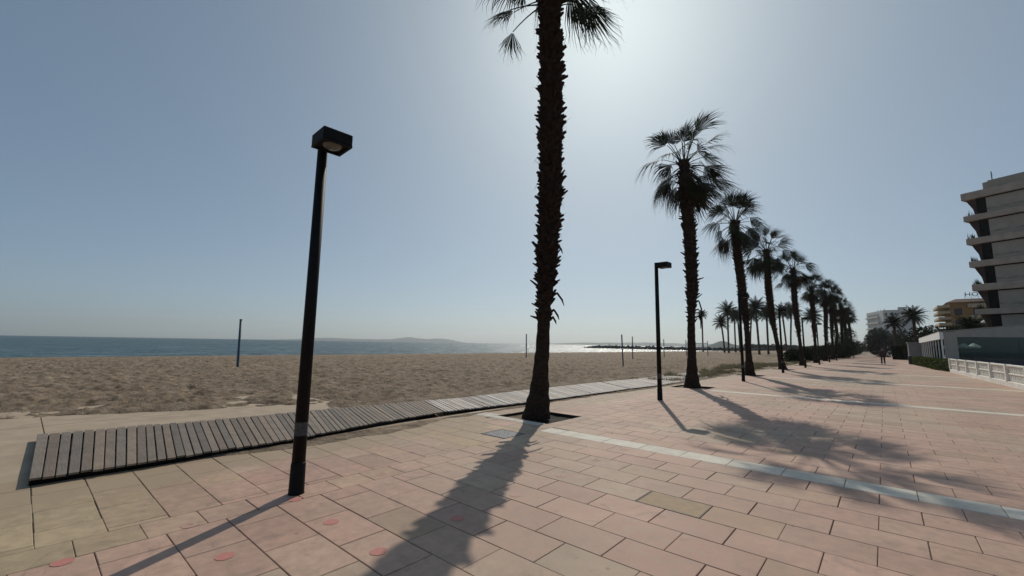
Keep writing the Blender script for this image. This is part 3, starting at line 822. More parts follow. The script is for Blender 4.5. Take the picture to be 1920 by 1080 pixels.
GR = 'date palms before the white block'
date_palm('date_palm', 'smaller dark date palm in front of the white apartment block', (1.75, 115, 0), 7.0, 401, 2.2, GR)
date_palm('date_palm', 'larger dark date palm between white block and ochre hotel', (4.1, 100, 0), 7.4, 402, 2.25, GR)
date_palm('date_palm', 'dark date palm behind the pavilion roof before the ochre hotel', (8.1, 76, 0), 4.3, 403, 2.1, GR)
date_palm('date_palm', 'tiny date palm at the far end of the promenade', (-9.3, 190, 0), 7.5, 404, 2.2)

# ------------------------------------------------------------------ shrubs, bushes, hedge, grass
def leaf_cloud(rx, ry, rz, n, size, seed, flat=.0, lumps=7, zmin=.02):
    R = np.random.default_rng(seed)
    L = R.normal(size=(lumps, 3)); L /= np.linalg.norm(L, axis=1, keepdims=True); amp = R.uniform(.1, .42, lumps)
    d = R.normal(size=(n, 3)); d /= np.linalg.norm(d, axis=1, keepdims=True)
    r = R.uniform(0, 1, n)**.38
    bulge = 1 + ((np.clip(d@L.T, 0, 1)**6)*amp).sum(1) - .22
    p = d*(r*bulge)[:, None]*np.array([rx, ry, rz]) + np.array([0, 0, rz*.82])
    p = p[p[:, 2] > zmin]; n = len(p)
    a = R.normal(size=(n, 3)); a /= np.linalg.norm(a, axis=1, keepdims=True)
    b = R.normal(size=(n, 3)); b -= a*(a*b).sum(1)[:, None]; b /= np.linalg.norm(b, axis=1, keepdims=True)
    s = size*R.uniform(.6, 1.5, n)[:, None]
    V = np.stack([p-a*s, p+b*s*.38, p+a*s, p-b*s*.38], 1).reshape(-1, 3)
    mb = MB(); mb.v = [tuple(x) for x in V]; mb.f = [(4*i, 4*i+1, 4*i+2, 4*i+3) for i in range(n)]; mb.c = [None]*n
    return mb
def shrub(name, label, cat, loc, dims, n, size, seed, mat, group=None, stems=5):
    root = thing(name, label, cat, loc, 0, group); R = random.Random(seed)
    leaf_cloud(*dims, n, size, seed).build('foliage', mat, root)
    mb = MB()
    for i in range(stems):
        a = R.uniform(0, 6.28); rr = R.uniform(.2, .6)
        mb.tube([(.1*math.cos(a), .1*math.sin(a), -.05), (rr*.5*dims[0]*math.cos(a), rr*.5*dims[1]*math.sin(a), dims[2]*.7), (rr*dims[0]*math.cos(a), rr*dims[1]*math.sin(a), dims[2]*1.3)], [.05, .035, .012], 5)
    mb.build('stems', MT['trunk'], root)
    return root
GS = 'dark shrubs under the far fan palms'
SH = [((-8.0, 60.0, -.05), (1.3, 1.4, .95), 'leftmost dark shrub, round and low, behind the fifth fan palm'),
      ((-7.7, 68.5, -.05), (1.3, 1.9, 1.1), 'low dark shrub second from the left of the clump'),
      ((-7.0, 76.0, -.05), (1.3, 2.1, 1.2), 'low dark shrub third from the left of the clump'),
      ((-6.7, 84.0, -.05), (1.4, 2.4, 1.5), 'dark shrub in the middle of the clump'),
      ((-6.2, 92.0, -.05), (1.4, 2.6, 1.6), 'dark shrub just right of the clump middle'),
      ((-5.5, 97.0, -.05), (1.5, 2.8, 1.7), 'dense dark shrub reaching the paving at the right end'),
      ((-6.0, 107.0, -.05), (1.7, 3.0, 2.8), 'tall dense dark shrub near the right end of the clump'),
      ((-6.0, 118.0, -.05), (1.9, 3.4, 3.4), 'tallest dark shrub farthest along the palm row')]
for k, (p, d, lb) in enumerate(SH):
    shrub('shrub', lb, 'shrub', p, d, 2600, .13, 500+k, MT['shrub'], GS)
GT = 'grey green trees at the end of the promenade'
shrub('tamarisk_tree', 'broad grey green tree below the white apartment block', 'tree', (-.9, 128, 0), (3.3, 3.2, 3.9), 4200, .24, 601, MT['bushgrey'], GT, 8)
shrub('tamarisk_tree', 'grey green tree just right of the broad one, under the small date palm', 'tree', (2.6, 124, 0), (2.6, 2.6, 3.2), 3600, .24, 602, MT['bushgrey'], GT, 8)
shrub('dark_tree', 'dark leafy tree behind the larger date palm and grey kiosk', 'tree', (5.4, 104, 0), (2.4, 2.6, 3.4), 4200, .2, 603, MT['shrub'], None, 8)
shrub('dark_tree', 'dark leafy tree behind the pavilion corner below the ochre hotel', 'tree', (8.6, 100, 0), (2.8, 2.6, 3.5), 4200, .2, 604, MT['shrub'], None, 8)
shrub('dark_tree', 'dark tree against the foot of the ochre hotel', 'tree', (9.4, 88, 0), (2.0, 2.6, 2.7), 3600, .18, 606, MT['shrub'], None, 8)
shrub('tamarisk_tree', 'small pale grey tree farthest off at the promenade end', 'tree', (-7.0, 160, 0), (3.0, 3.0, 2.2), 2600, .3, 605, MT['bushgrey'], GT, 6)

def clipped(name, label, cat, pts, width, h, mat, seed, n, size):
    """clipped hedge: a body along a polyline covered by small leaves"""
    R = random.Random(seed); root = thing(name, label, cat, (*pts[0], 0)); o = Vector((*pts[0], 0)); mb = MB()
    core = MB()
    for a, b in zip(pts[:-1], pts[1:]):
        A, B = Vector((*a, 0))-o, Vector((*b, 0))-o; d = (B-A).normalized(); s = Vector((-d.y, d.x, 0)); L = (B-A).length
        w = width/2-.06
        q = [A-s*w, B-s*w, B+s*w, A+s*w]
        core.add([p for p in q]+[p+Vector((0, 0, h-.07)) for p in q], ((4, 5, 6, 7), (0, 1, 5, 4), (1, 2, 6, 5), (2, 3, 7, 6), (3, 0, 4, 7)))
        m = int(n*L)
        for k in range(m):
            t = R.uniform(-.02, L+.02); f = R.random()
            if f < .36: p = A+d*t+s*R.uniform(-w, w)+Vector((0, 0, h+R.uniform(-.07, .03)))
            elif f < .9: p = A+d*t+s*(w+R.uniform(-.02, .07))*R.choice((-1, 1))+Vector((0, 0, R.uniform(.02, h)))
            else: p = A+d*(R.choice((0, L))+R.uniform(-.05, .05))+s*R.uniform(-w, w)+Vector((0, 0, R.uniform(.02, h)))
            u = Vector((R.gauss(0, 1), R.gauss(0, 1), R.gauss(0, 1))).normalized(); v_ = u.orthogonal().normalized()*.45
            z = size*R.uniform(.6, 1.4)
            mb.quad(p-u*z, p+v_*z, p+u*z, p-v_*z)
    core.build('branches', MT['hedgedark'], root); mb.build('foliage', mat, root)
    return root
clipped('hedge', 'low clipped green hedge between the balustrade and the dark bin', 'hedge', [(2.62, 66.0), (3.15, 57.5), (3.45, 50.5), (3.98, 47.1)], .85, .88, MT['hedge'], 71, 520, .06)
clipped('clipped_bush', 'dark rounded clipped bush before the grey kiosk', 'bush', [(1.5, 96.5), (2.85, 95.5)], 2.2, 2.2, MT['hedgedark'], 72, 2600, .09)
# grass and weeds along the edge of the paving
Rg = np.random.default_rng(5); V = []
for (x0, x1, y0, y1, n, hh) in ((-9.3, -7.35, 19, 27, 1500, .17), (-9.5, -7.45, 24, 42, 3400, .24), (-7.6, -7.0, 17, 44, 900, .10), (-10.5, -7.2, 36, 47, 2200, .26), (-8.2, -6.9, 45, 64, 1400, .2)):
    xa = Rg.uniform(x0, x1, n); ya = Rg.uniform(y0, y1, n)
    keep = fbm(xa*1.1, ya*1.1, 91, 2) > .545; xa, ya = xa[keep], ya[keep]
    for x, y in zip(xa, ya):
        for b in range(4):
            a = Rg.uniform(0, 6.28); l = hh*Rg.uniform(.5, 1.3); w = .012; lx, ly = math.cos(a)*l*Rg.uniform(.3, .9), math.sin(a)*l*Rg.uniform(.3, .9)
            X, Y = x+Rg.uniform(-.06, .06), y+Rg.uniform(-.06, .06)
            V.append(((X-w*math.sin(a), Y+w*math.cos(a), -.02), (X+w*math.sin(a), Y-w*math.cos(a), -.02), (X+lx, Y+ly, l)))
mb = MB(); mb.v = [p for t_ in V for p in t_]; mb.f = [(3*i, 3*i+1, 3*i+2) for i in range(len(V))]; mb.c = [None]*len(V)
tag(mb.build('beach_grass', MT['grass']), 'dry weeds along the sandy edge of the paving', 'grass', kind='stuff')

# ------------------------------------------------------------------ beach poles and net
GPOLE = 'volleyball poles standing in the sand'
def beach_pole(label, x, y, h, r=.05, lean=(0, 0)):
    z = float(beach_slope(x)); root = thing('beach_pole', label, 'beach pole', (x, y, z), 0, GPOLE)
    mb = MB(); mb.tube([(0, 0, -.3), (lean[0]*.0, lean[1]*0, 0), (lean[0], lean[1], h-.06)], r, 12); mb.build('post', MT['bluepole'], root, True)
    mb = MB(); mb.tube([(lean[0], lean[1], h-.07), (lean[0], lean[1], h-.02), (lean[0], lean[1], h)], [r*1.18, r*1.18, r*.8], 12); mb.build('cap', MT['bluepole'], root, True)
beach_pole('tall blue pole on the sand, left of the nearest lamp post', -30.85, 9.14, 3.02, .075, (-.05, -.05))
beach_pole('dark pole on the sand just left of the nearest palm', -34.16, 42.02, 3.01, .07)
beach_pole('blue pole leaning left, nearest on the sand right of the big palm', -16.58, 33.24, 2.52, .055, (-.06, -.05))
beach_pole('dark pole on the sand right of the leaning blue pole', -24.16, 51.11, 2.82, .06)
beach_pole('dark pole on the sand just right of the second lamp', -24.97, 63.43, 2.69, .06)
beach_pole('dark pole by the second fan palm, left end of the net', -27.12, 79.2, 2.87, .06)
beach_pole('dark pole at the right end of the net', -24.82, 83.94, 2.75, .06)
A, B = Vector((-27.12, 79.2, 0)), Vector((-24.82, 83.94, 0)); d_ = (B-A); root = thing('volleyball_net', 'white volleyball net hung between two dark poles', 'net', (A.x, A.y, -.17))
mb = MB()
for z0, z1 in ((1.45, 1.55), (2.3, 2.42)):
    p = [d_*.02+Vector((0, 0, z0)), d_*.98+Vector((0, 0, z0)), d_*.98+Vector((0, 0, z1)), d_*.02+Vector((0, 0, z1))]; n_ = Vector((d_.y, -d_.x, 0)).normalized()*.012
    mb.add(p+[q+n_ for q in p], ((0, 1, 2, 3), (7, 6, 5, 4), (0, 4, 5, 1), (1, 5, 6, 2), (2, 6, 7, 3), (3, 7, 4, 0)))
mb.build('tape', MT['net'], root)
mb = MB()
for k in range(1, 40): p = d_*(.02+.96*k/40); mb.tube([p+Vector((0, 0, 1.55)), p+Vector((0, 0, 2.3))], .004, 3, False)
for k in range(1, 8): z = 1.55+.75*k/8; mb.tube([d_*.02+Vector((0, 0, z)), d_*.98+Vector((0, 0, z))], .004, 3, False)
mb.build('mesh', MT['net'], root)

# ------------------------------------------------------------------ breakwater, hills, distant woods
R = random.Random(3); mb = MB(); path = [(-176, 292), (-150, 283), (-111, 280), (-86, 292), (-66, 322), (-50, 350)]
for a, b in zip(path[:-1], path[1:]):
    L = math.hypot(b[0]-a[0], b[1]-a[1]); n = int(L*5)
    for k in range(n):
        t_ = R.random(); w = R.gauss(0, 1.5); x = a[0]+(b[0]-a[0])*t_; y = a[1]+(b[1]-a[1])*t_
        taper = min(1, (x+178)/16) if x < -160 else 1
        zc = -.9 + (1.75*taper)*max(0, 1-abs(w)/3.6)*R.uniform(.55, 1.0); s = R.uniform(.5, 1.0)
        M_ = Matrix.Translation((x-w*(b[1]-a[1])/L, y+w*(b[0]-a[0])/L, zc)) @ Matrix.Rotation(R.uniform(0, 6), 4, (R.random(), R.random(), R.random()+.2))
        mb.bbox(-s, s, -s*R.uniform(.6, 1), s*R.uniform(.6, 1), -s*.6, s*.6, s*.22, M_)
tag(mb.build('breakwater', MT['rock']), 'long dark rock breakwater running out into the sea', 'breakwater')

def az_of(px):
    d = fw + r2*((px-960)/795.2) - u2*((645-540)/795.2); return math.atan2(d.x, d.y)
def ridge(name, prof, dist, depth, seed, mat=None):
    mb = MB(); pts = []
    pxs = [p[0] for p in prof]; hs = [p[1] for p in prof]; n = 90; rows = 7
    for i in range(n+1):
        px = pxs[0]+(pxs[-1]-pxs[0])*i/n; a = az_of(px); h = float(np.interp(px, pxs, hs))
        h *= dist*math.cos(a-YAW)/795.2
        for j in range(rows):
            f = j/(rows-1); r = dist + depth*(f-.5)
            z = h*math.sin(math.pi*min(1, f*1.0+.0))**.8 * (1 + .25*(float(fbm(i*.35, j*.6+seed, seed))-.5))
            pts.append((r*math.sin(a), r*math.cos(a), -1.0+max(0, z)))
    fs = [(i*rows+j, (i+1)*rows+j, (i+1)*rows+j+1, i*rows+j+1) for i in range(n) for j in range(rows-1)]
    mb.add(pts, fs); return tag(mb.build(name, mat or MT['hill'], None, True), kind='structure')
ridge('hills', [(505, 0), (560, 2), (592, 4.5), (620, 5.5), (660, 4), (700, 4), (735, 4.5), (752, 7), (764, 9.5), (782, 7.5), (800, 5.5), (816, 7), (832, 6.5), (846, 5), (868, 1), (880, 0)], 6500, 1500, 1)
ridge('hills', [(1000, 0), (1040, 1.5), (1090, 4), (1150, 5), (1220, 6), (1290, 5), (1330, 5), (1400, 3), (1480, 3), (1560, 0)], 5500, 1200, 2)
ridge('hills', [(1320, 0), (1330, 6), (1340, 9), (1352, 13.5), (1362, 12.5), (1372, 9), (1384, 6.5), (1400, 8), (1413, 10), (1424, 7), (1440, 5), (1500, 5), (1560, 5), (1600, 4), (1640, 2)], 900, 260, 3)
# low wood at the far end of the bay
R2 = np.random.default_rng(8); mb = MB(); n = 9000
a = R2.uniform(az_of(1395), az_of(1640), n); rr = R2.uniform(330, 420, n)
hmax = 2.0+2.6*fbm(a*60, rr*.03, 4, 2); z = R2.uniform(0, 1, n)**.7*hmax
for i in range(n):
    c = Vector((rr[i]*math.sin(a[i]), rr[i]*math.cos(a[i]), z[i]-.2)); u = Vector(R2.normal(size=3)).normalized()*.55; w = u.orthogonal()*.8
    mb.quad(c-u, c+w, c+u, c-w)
tag(mb.build('far_wood', MT['wood_far']), 'low far wood across the end of the bay', 'wood', kind='stuff')

# ------------------------------------------------------------------ balustrade
root = thing('balustrade', 'white openwork balustrade wall along the right edge of the promenade', 'balustrade', (3.72, 46.6, 0))
A, B = Vector((3.72, 46.6, 0)), Vector((4.62, 24.0, 0)); d_ = (B-A).normalized(); n_ = Vector((d_.y, -d_.x, 0))
if n_.x > 0: n_ = -n_                                   # towards the promenade
ang = math.atan2(d_.y, d_.x); Mx = Matrix.Rotation(ang, 4, 'Z'); L = (B-A).length
sgn = 1 if (Mx @ Vector((0, 1, 0))).dot(n_) > 0 else -1
bx = lambda mb, a, b, c_, e, z0, z1, bv=.012: mb.bbox(a, b, min(c_*sgn, e*sgn), max(c_*sgn, e*sgn), z0, z1, bv, Mx)
mb = MB(); bx(mb, 0, L, -.10, .11, -.05, .235); mb.build('plinth', MT['whitebal'], root)
mb = MB(); bx(mb, -.05, L, -.08, .09, .935, 1.01); mb.build('coping', MT['whitebal'], root)
sp = 3.13; k = 0; x = 0.0
posts = []
while x < L: posts.append(x); x += sp
for x in posts:
    mb = MB(); bx(mb, x, x+.24, -.09, .13, .235, 1.03); mb.build('post', MT['whitebal'], root)
for i, x in enumerate(posts):
    x0 = x+.24; x1 = min(x+sp, L)
    if x1-x0 < .5: continue
    mb = MB(); bx(mb, x0, x1, -.05, .06, .56, .625, .008)
    for z0, z1 in ((.235, .56), (.625, .935)):
        nb = max(1, int((x1-x0)/.32)); w = (x1-x0)/nb
        for q in range(nb):
            c0 = x0+w*q; cx = c0+w/2; cz = (z0+z1)/2; hz = (z1-z0)/2
            # pierced block: frame, diagonal bars and a centre ring
            bx(mb, c0, c0+.022, -.035, .035, z0, z1, .004); bx(mb, c0+w-.022, c0+w, -.035, .035, z0, z1, .004)
            for sx in (-1, 1):
                P = [Mx @ Vector((cx+sx*w*.46, 0, cz-hz)), Mx @ Vector((cx+sx*w*.08, 0, cz)), Mx @ Vector((cx+sx*w*.46, 0, cz+hz))]
                mb.tube(P, .030, 5)
            mb.tube([Mx @ Vector((cx, 0, z0)), Mx @ Vector((cx, 0, z1))], .020, 5)
            mb.tube([Mx @ Vector((cx+.075*math.cos(u), 0, cz+.085*math.sin(u))) for u in [2*math.pi*v_/10 for v_ in range(11)]], .022, 5, False)
    mb.build('openwork_panel', MT['whitebal'], root)

# ------------------------------------------------------------------ beach pavilion
root = thing('pavilion', 'low grey and white glazed beach pavilion behind the balustrade', 'pavilion', (3.9, 55, 0))
X1, Y1 = 12.0, 31.0       # local size (along +X, along +Y)
roof = lambda x: 3.27 + (x)*.108
mb = MB(); mb.box(0, X1, 0, .25, -.1, .92); mb.box(0, .25, .25, Y1, -.1, .62); mb.box(X1-.25, X1, .25, Y1, -.1, .92); mb.build('plinth', MT['slate'], root)
mb = MB(); mb.box(-.06, .2, -.06, Y1, 2.64, 3.27); mb.build('fascia', MT['white'], root)
mb = MB()           # end wall: solid bay, then a tapering beam above the glass
mb.add([(0.2, 0, .92), (1.05, 0, .92), (1.05, 0, 3.36), (.2, 0, 3.27), (0.2, .22, .92), (1.05, .22, .92), (1.05, .22, 3.36), (.2, .22, 3.27)],
       ((0, 1, 2, 3), (5, 4, 7, 6), (1, 5, 6, 2), (4, 0, 3, 7), (3, 2, 6, 7)))
mb.add([(1.05, -.02, 2.84), (X1, -.02, 2.84), (X1, -.02, roof(X1)), (1.05, -.02, roof(1.05)), (1.05, .22, 2.84), (X1, .22, 2.84), (X1, .22, roof(X1)), (1.05, .22, roof(1.05))],
       ((0, 1, 2, 3), (5, 4, 7, 6), (0, 4, 5, 1), (1, 5, 6, 2), (3, 2, 6, 7), (0, 3, 7, 4)))
mb.build('end_wall', MT['greywall'], root)
mb = MB()
for x0, x1, y0, y1 in ((-.05, X1, -.05, 1.2), (-.05, 1.4, 1.2, Y1)):
    a_, b_ = max(3.285, roof(x0)+.02), roof(x1)+.02
    mb.add([(x0, y0, a_), (x1, y0, b_), (x1, y1, b_), (x0, y1, a_)] + [(x0, y0, a_+.06), (x1, y0, b_+.06), (x1, y1, b_+.06), (x0, y1, a_+.06)],
       ((3, 2, 1, 0), (4, 5, 6, 7), (0, 1, 5, 4), (1, 2, 6, 5), (2, 3, 7, 6), (3, 0, 4, 7)))
mb.build('roof', MT['greywall'], root)
mb = MB(); mb.box(1.5, X1-.3, 12, 12.2, -.05, 3.05); mb.build('back_wall', MT['slate'], root)
mb = MB(); mb.box(.26, X1-.26, .26, Y1, -.02, .02); mb.build('floor', MT['slate'], root)
for x0, x1 in ((1.05, 4.6), (4.64, 8.2), (8.24, X1-.05)):
    mb = MB(); mb.box(x0, x1, .10, .115, .92, 2.84); mb.build('glass_pane', MT['glass'], root)
for i in range(10):
    y = .02+i*3.05
    mb = MB(); mb.box(.02, .12, y, y+.10, .62, 2.64); mb.build('mullion', MT['white'], root)
    if i < 9: mb = MB(); mb.box(.06, .072, y+.1, y+3.05, .62, 2.64); mb.build('glass_pane', MT['glass'], root)
# things inside the pavilion: parasols, tables
GPAR = 'white parasols inside the glazed pavilion'
def parasol(label, x, y, h, r=1.1, group=GPAR, zb=0.):
    root = thing('parasol', label, 'parasol', (x, y, zb), 0, group)
    mb = MB(); mb.tube([(0, 0, .03), (0, 0, h)], .025, 8); mb.build('pole', MT['steel'], root)
    mb = MB(); mb.tube([(0, 0, 0.022), (0, 0, .07)], .24, 14); mb.build('base', MT['steel'], root)
    mb = MB(); n = 8; top = (0, 0, h+.02); rim = [(r*math.cos(2*math.pi*k/n), r*math.sin(2*math.pi*k/n), h-.32) for k in range(n)]
    low = [(p[0], p[1], p[2]-.13) for p in rim]
    mb.add([top]+rim+low, [(0, 1+k, 1+(k+1) % n) for k in range(n)] + [(1+k, 1+n+k, 1+n+(k+1) % n, 1+(k+1) % n) for k in range(n)])
    mb.build('canopy', MT['canopy'], root)
parasol('white parasol nearest the solid wall end, seen through glass', 5.5, 57.3, 2.32, .46)
parasol('white parasol second along, seen through the end glass', 6.35, 59.0, 2.36, .46)
parasol('white parasol under the fascia behind the side glass', 4.9, 74, 2.4, .7)
for k, (x, y, lb) in enumerate([(6.0, 58.6, 'dark table and benches below the first parasol'), (7.4, 57.6, 'dark table and benches in the middle of the pavilion'), (8.6, 56.8, 'dark table and benches at the right of the pavilion')]):
    r_ = thing('picnic_table', lb, 'table', (x, y, .02), .3*k, 'tables inside the pavilion')
    mb = MB(); mb.bbox(-.7, .7, -.38, .38, .72, .76, .01); mb.build('tabletop', MT['slate'], r_)
    for s in (-1, 1):
        mb = MB(); mb.bbox(-.7, .7, s*.62-.14, s*.62+.14, .42, .46, .01); mb.build('bench', MT['slate'], r_)
        mb = MB(); mb.tube([(s*.5, -.6, 0), (s*.5, 0, .72)], .03, 6); mb.tube([(s*.5, .6, 0), (s*.5, 0, .72)], .03, 6); mb.build('leg', MT['steel'], r_)

# grey kiosk, bin
root = thing('kiosk', 'plain grey panelled kiosk beyond the pavilion', 'kiosk', (2.72, 88.2, 0))
mb = MB(); mb.bbox(0, 1.9, 0, 4, -.05, 2.62, .02); mb.build('body', MT['kiosk'], root)
mb = MB(); mb.bbox(-.1, 2.0, -.1, 4.1, 2.62, 2.80, .02); mb.build('roof', MT['kiosk'], root)
for k in range(3):
    mb = MB(); mb.bbox(.06+.61*k, .61+.61*k, -.02, .0, .12, 2.5, .006); mb.build('panel', MT['kiosk'], root)
root = thing('litter_bin', 'dark litter bin at the far end of the green hedge', 'litter bin', (2.14, 66.9, 0))
mb = MB(); mb.tube([(0, 0, 0), (0, 0, .05), (0, 0, .85), (0, 0, .9)], [.17, .19, .22, .2], 14); mb.build('body', MT['bin'], root, True)
mb = MB(); mb.tube([(0, 0, .9), (0, 0, .94), (0, 0, .97)], [.23, .22, .12], 14); mb.build('lid', MT['bin'], root, True)

# ------------------------------------------------------------------ hotel on the right
P0 = Vector((9.2, 80, 0)); e_ = Vector((.90, -.434, 0)).normalized(); dd = Vector((.434, .90, 0)).normalized()
MH = Matrix(((e_.x, dd.x, 0), (e_.y, dd.y, 0), (0, 0, 1))).to_4x4()
root = thing('hotel', 'large grey hotel block with dark corner balconies at the right edge', 'hotel', P0); TW, LEN, DEP = 2.15, 22, 26
zs = [(21.25, 22.19), (18.39, 19.11), (15.3, 16.09), (12.32, 13.09), (9.25, 10.09), (6.23, 6.91), (3.2, 3.9)]
mb = MB(); mb.box(TW, LEN, 0, DEP, -.1, 21.26, MH)
mb.build('wall', MT['hotelwall'], root)
mb = MB(); mb.box(TW-.1, LEN, -.06, DEP, 22.2, 23.1, MH); mb.box(TW+.25, LEN-.4, .3, DEP-.4, 23.1, 23.35, MH); mb.build('parapet', MT['hotelwall'], root)
mb = MB(); mb.tube([MH @ Vector((TW+.6, .6, 23.3)), MH @ Vector((TW+.6, .6, 24.5))], .05, 6); mb.tube([MH @ Vector((TW+.6, .5, 24.1)), MH @ Vector((TW+.6, .9, 24.1))], .03, 5); mb.build('aerial', MT['steel'], root)
for i, (z0, z1) in enumerate(zs):
    mb = MB(); mb.bbox(0, LEN, -.38, DEP, z0, z1, .02, MH); mb.build('balcony_slab', MT['hotelslab'], root)
    if i < len(zs)-1:
        lo = zs[i+1][1]; h = z0-lo
        for s in (.25, 4.6, 9, 13.4):
            mb = MB(); a = [(.25, z0), (TW, z0), (TW, lo), (.95, lo), (.80, lo+h*.42), (.42, lo+h*.8)]
            v0 = [MH @ Vector((t_, s, z)) for t_, z in a]; v1 = [MH @ Vector((t_, s+.12, z)) for t_, z in a]; n = len(a)
            mb.add(v0+v1, [tuple(range(n)), tuple(range(2*n-1, n-1, -1))]+[(k, n+k, n+(k+1) % n, (k+1) % n) for k in range(n)])
            mb.build('balcony_partition', MT['hotelred'], root)
        mb = MB(); mb.box(TW-.9, TW-.01, .02, .2, lo, z0, MH); mb.build('balcony_screen', MT['hoteldark'], root)
        mb = MB()
        for q in range(26):
            rr = random.Random(i*100+q); b = MH @ Vector((rr.uniform(.03, .45), rr.uniform(.0, 1.5), lo)); tip = b+Vector((rr.uniform(-.12, .12), rr.uniform(-.12, .12), rr.uniform(.35, .95)))
            u = Vector((rr.uniform(-1, 1), rr.uniform(-1, 1), 0)).normalized()*.06
            mb.add([b-u, b+u, tip], ((0, 1, 2),))
        mb.build('balcony_plant', MT['shrub'], root)
        mb = MB(); mb.box(TW+.02, LEN, -.03, .02, z0-.14, z0, MH); mb.build('painted_shade_strip', MT['hoteldark'], root)  # shade below the slab, painted on the wall as a dark strip
        mb = MB(); mb.box(TW+.02, LEN, -.05, .02, lo+h*.22, lo+h*.31, MH); mb.build('wall_band', MT['hotelstain'], root)
for k, t_ in enumerate((.45, 1.25, 2.0)):
    q = P0 + e_*t_ + dd*.7
    parasol(['left white parasol on the hotel terrace', 'middle white parasol on the hotel terrace', 'right white parasol on the hotel terrace'][k], q.x, q.y, 1.75, .42, 'white parasols on the hotel terrace', 3.9)

# ------------------------------------------------------------------ ochre hotel with roof sign
root = thing('hotel', 'ochre hotel with stepped cream balconies, partly behind palms', 'hotel', (10.7, 150, 0))
mb = MB(); mb.box(2.2, 22, 0, 14, -.1, 13.4); mb.build('wall', MT['ochre'], root)
mb = MB(); mb.add([(1.6, -.6, 13.4), (22.4, -.6, 13.4), (22.4, 14.5, 13.4), (1.6, 14.5, 13.4), (3.4, 1, 14.3), (22, 1, 14.3), (22, 13, 14.3), (3.4, 13, 14.3)],
       ((0, 1, 5, 4), (1, 2, 6, 5), (2, 3, 7, 6), (3, 0, 4, 7), (4, 5, 6, 7), (3, 2, 1, 0))); mb.build('roof', MT['roofbrown'], root)
for z in (12.15, 10.7, 9.25, 7.8, 6.35):
    mb = MB(); mb.bbox(0, 2.2, -.3, 13, z, z+.62, .05); mb.build('balcony', MT['cream'], root)
for z in (12.0, 9.2, 6.4):
    mb = MB(); mb.bbox(5.2, 10.5, -1.2, 0, z, z+.9, .05); mb.build('balcony', MT['cream'], root)
    for x in (2.8, 6.0, 8.4, 12.0):
        mb = MB(); mb.box(x, x+1.5, -.03, .05, z-1.75, z-.1); f = mb.build('window', MT['aptdark'], root)
        mb = MB(); mb.box(x-.08, x, -.06, .05, z-1.8, z-.05); mb.box(x+1.5, x+1.58, -.06, .05, z-1.8, z-.05); mb.build('frame', MT['cream'], f)
root = thing('roof_sign', 'blue rooftop letters spelling HOTEL above the ochre hotel', 'sign', (15.75, 151, 14.3))
for k, ch in enumerate('HOTEL'):
    cu = bpy.data.curves.new('letter', 'FONT'); cu.body = ch; cu.size = 1.45; cu.extrude = .06
    tmp = bpy.data.objects.new('letter', cu); COL.objects.link(tmp); bpy.context.view_layer.update()
    me = bpy.data.meshes.new_from_object(tmp.evaluated_get(bpy.context.evaluated_depsgraph_get()))
    bpy.data.objects.remove(tmp); me.transform(Matrix.Rotation(math.pi/2, 4, 'X')); me.materials.clear(); me.materials.append(MT['signblue'])
    o = link('letter', me, root, (k*1.16, 0, .55))
mb = MB()
for z in (.35, 1.0): mb.tube([(-.1, .1, z), (5.7, .1, z)], .025, 5)
for k in range(6): mb.tube([(k*1.13, .12, -.05), (k*1.13, .12, 1.5)], .025, 5)
mb.build('frame', MT['steel'], root)

# ------------------------------------------------------------------ white apartment block
def wall_frame(a, b):
    d = (Vector((*b, 0))-Vector((*a, 0))); L = d.length; d.normalize()
    n = Vector((-d.y, d.x, 0)); return Matrix(((d.x, n.x, 0), (d.y, n.y, 0), (0, 0, 1))).to_4x4(), L
root = thing('apartment_block', 'tall white apartment block with dark balcony strips, far beyond the trees', 'apartment block', (-6.1, 300, 0))
MA, LA = wall_frame((-6.1, 300), (.6, 279)); MA2, LA2 = wall_frame((.6, 279), (8.9, 279))
T2 = Matrix.Translation((6.7, -21, 0))
mb = MB(); mb.box(0, LA, 0, 12, -.1, 20.9, MA); mb.build('wall', MT['aptwhite'], root)
mb = MB(); mb.box(0.02, 5.6, .02, 14, -.1, 20.95, T2); mb.build('wall', MT['aptwhite'], root)
mb = MB(); mb.box(5.6, 8.9, -.3, 9, -.1, 22.2, T2); mb.build('stair_tower', MT['aptwhite'], root)
mb = MB()
for x in (3, 7, 12): mb.tube([MA @ Vector((x, 4, 20.9)), MA @ Vector((x, 4, 22.4))], .12, 5)
mb.build('aerial', MT['steel'], root)
for k in range(7):
    z = 19.0-2.85*k
    mb = MB(); mb.box(1.0, LA-5, -.04, .1, z-.75, z+.55, MA); mb.build('balcony_recess', MT['aptdark'], root)
    mb = MB(); mb.bbox(.6, LA-4.6, -.9, -.02, z-1.55, z-.75, .04, MA); mb.build('balcony', MT['aptwhite'], root)
    for x in (.8, 2.6, 4.3):
        mb = MB(); mb.box(x, x+.7, -.02, .1, z-.5, z+.5, T2); mb.build('window', MT['aptdark'], root)
    mb = MB(); mb.box(6.7, 7.6, -.33, -.2, z-.5, z+.5, T2); mb.build('window', MT['aptdark'], root)

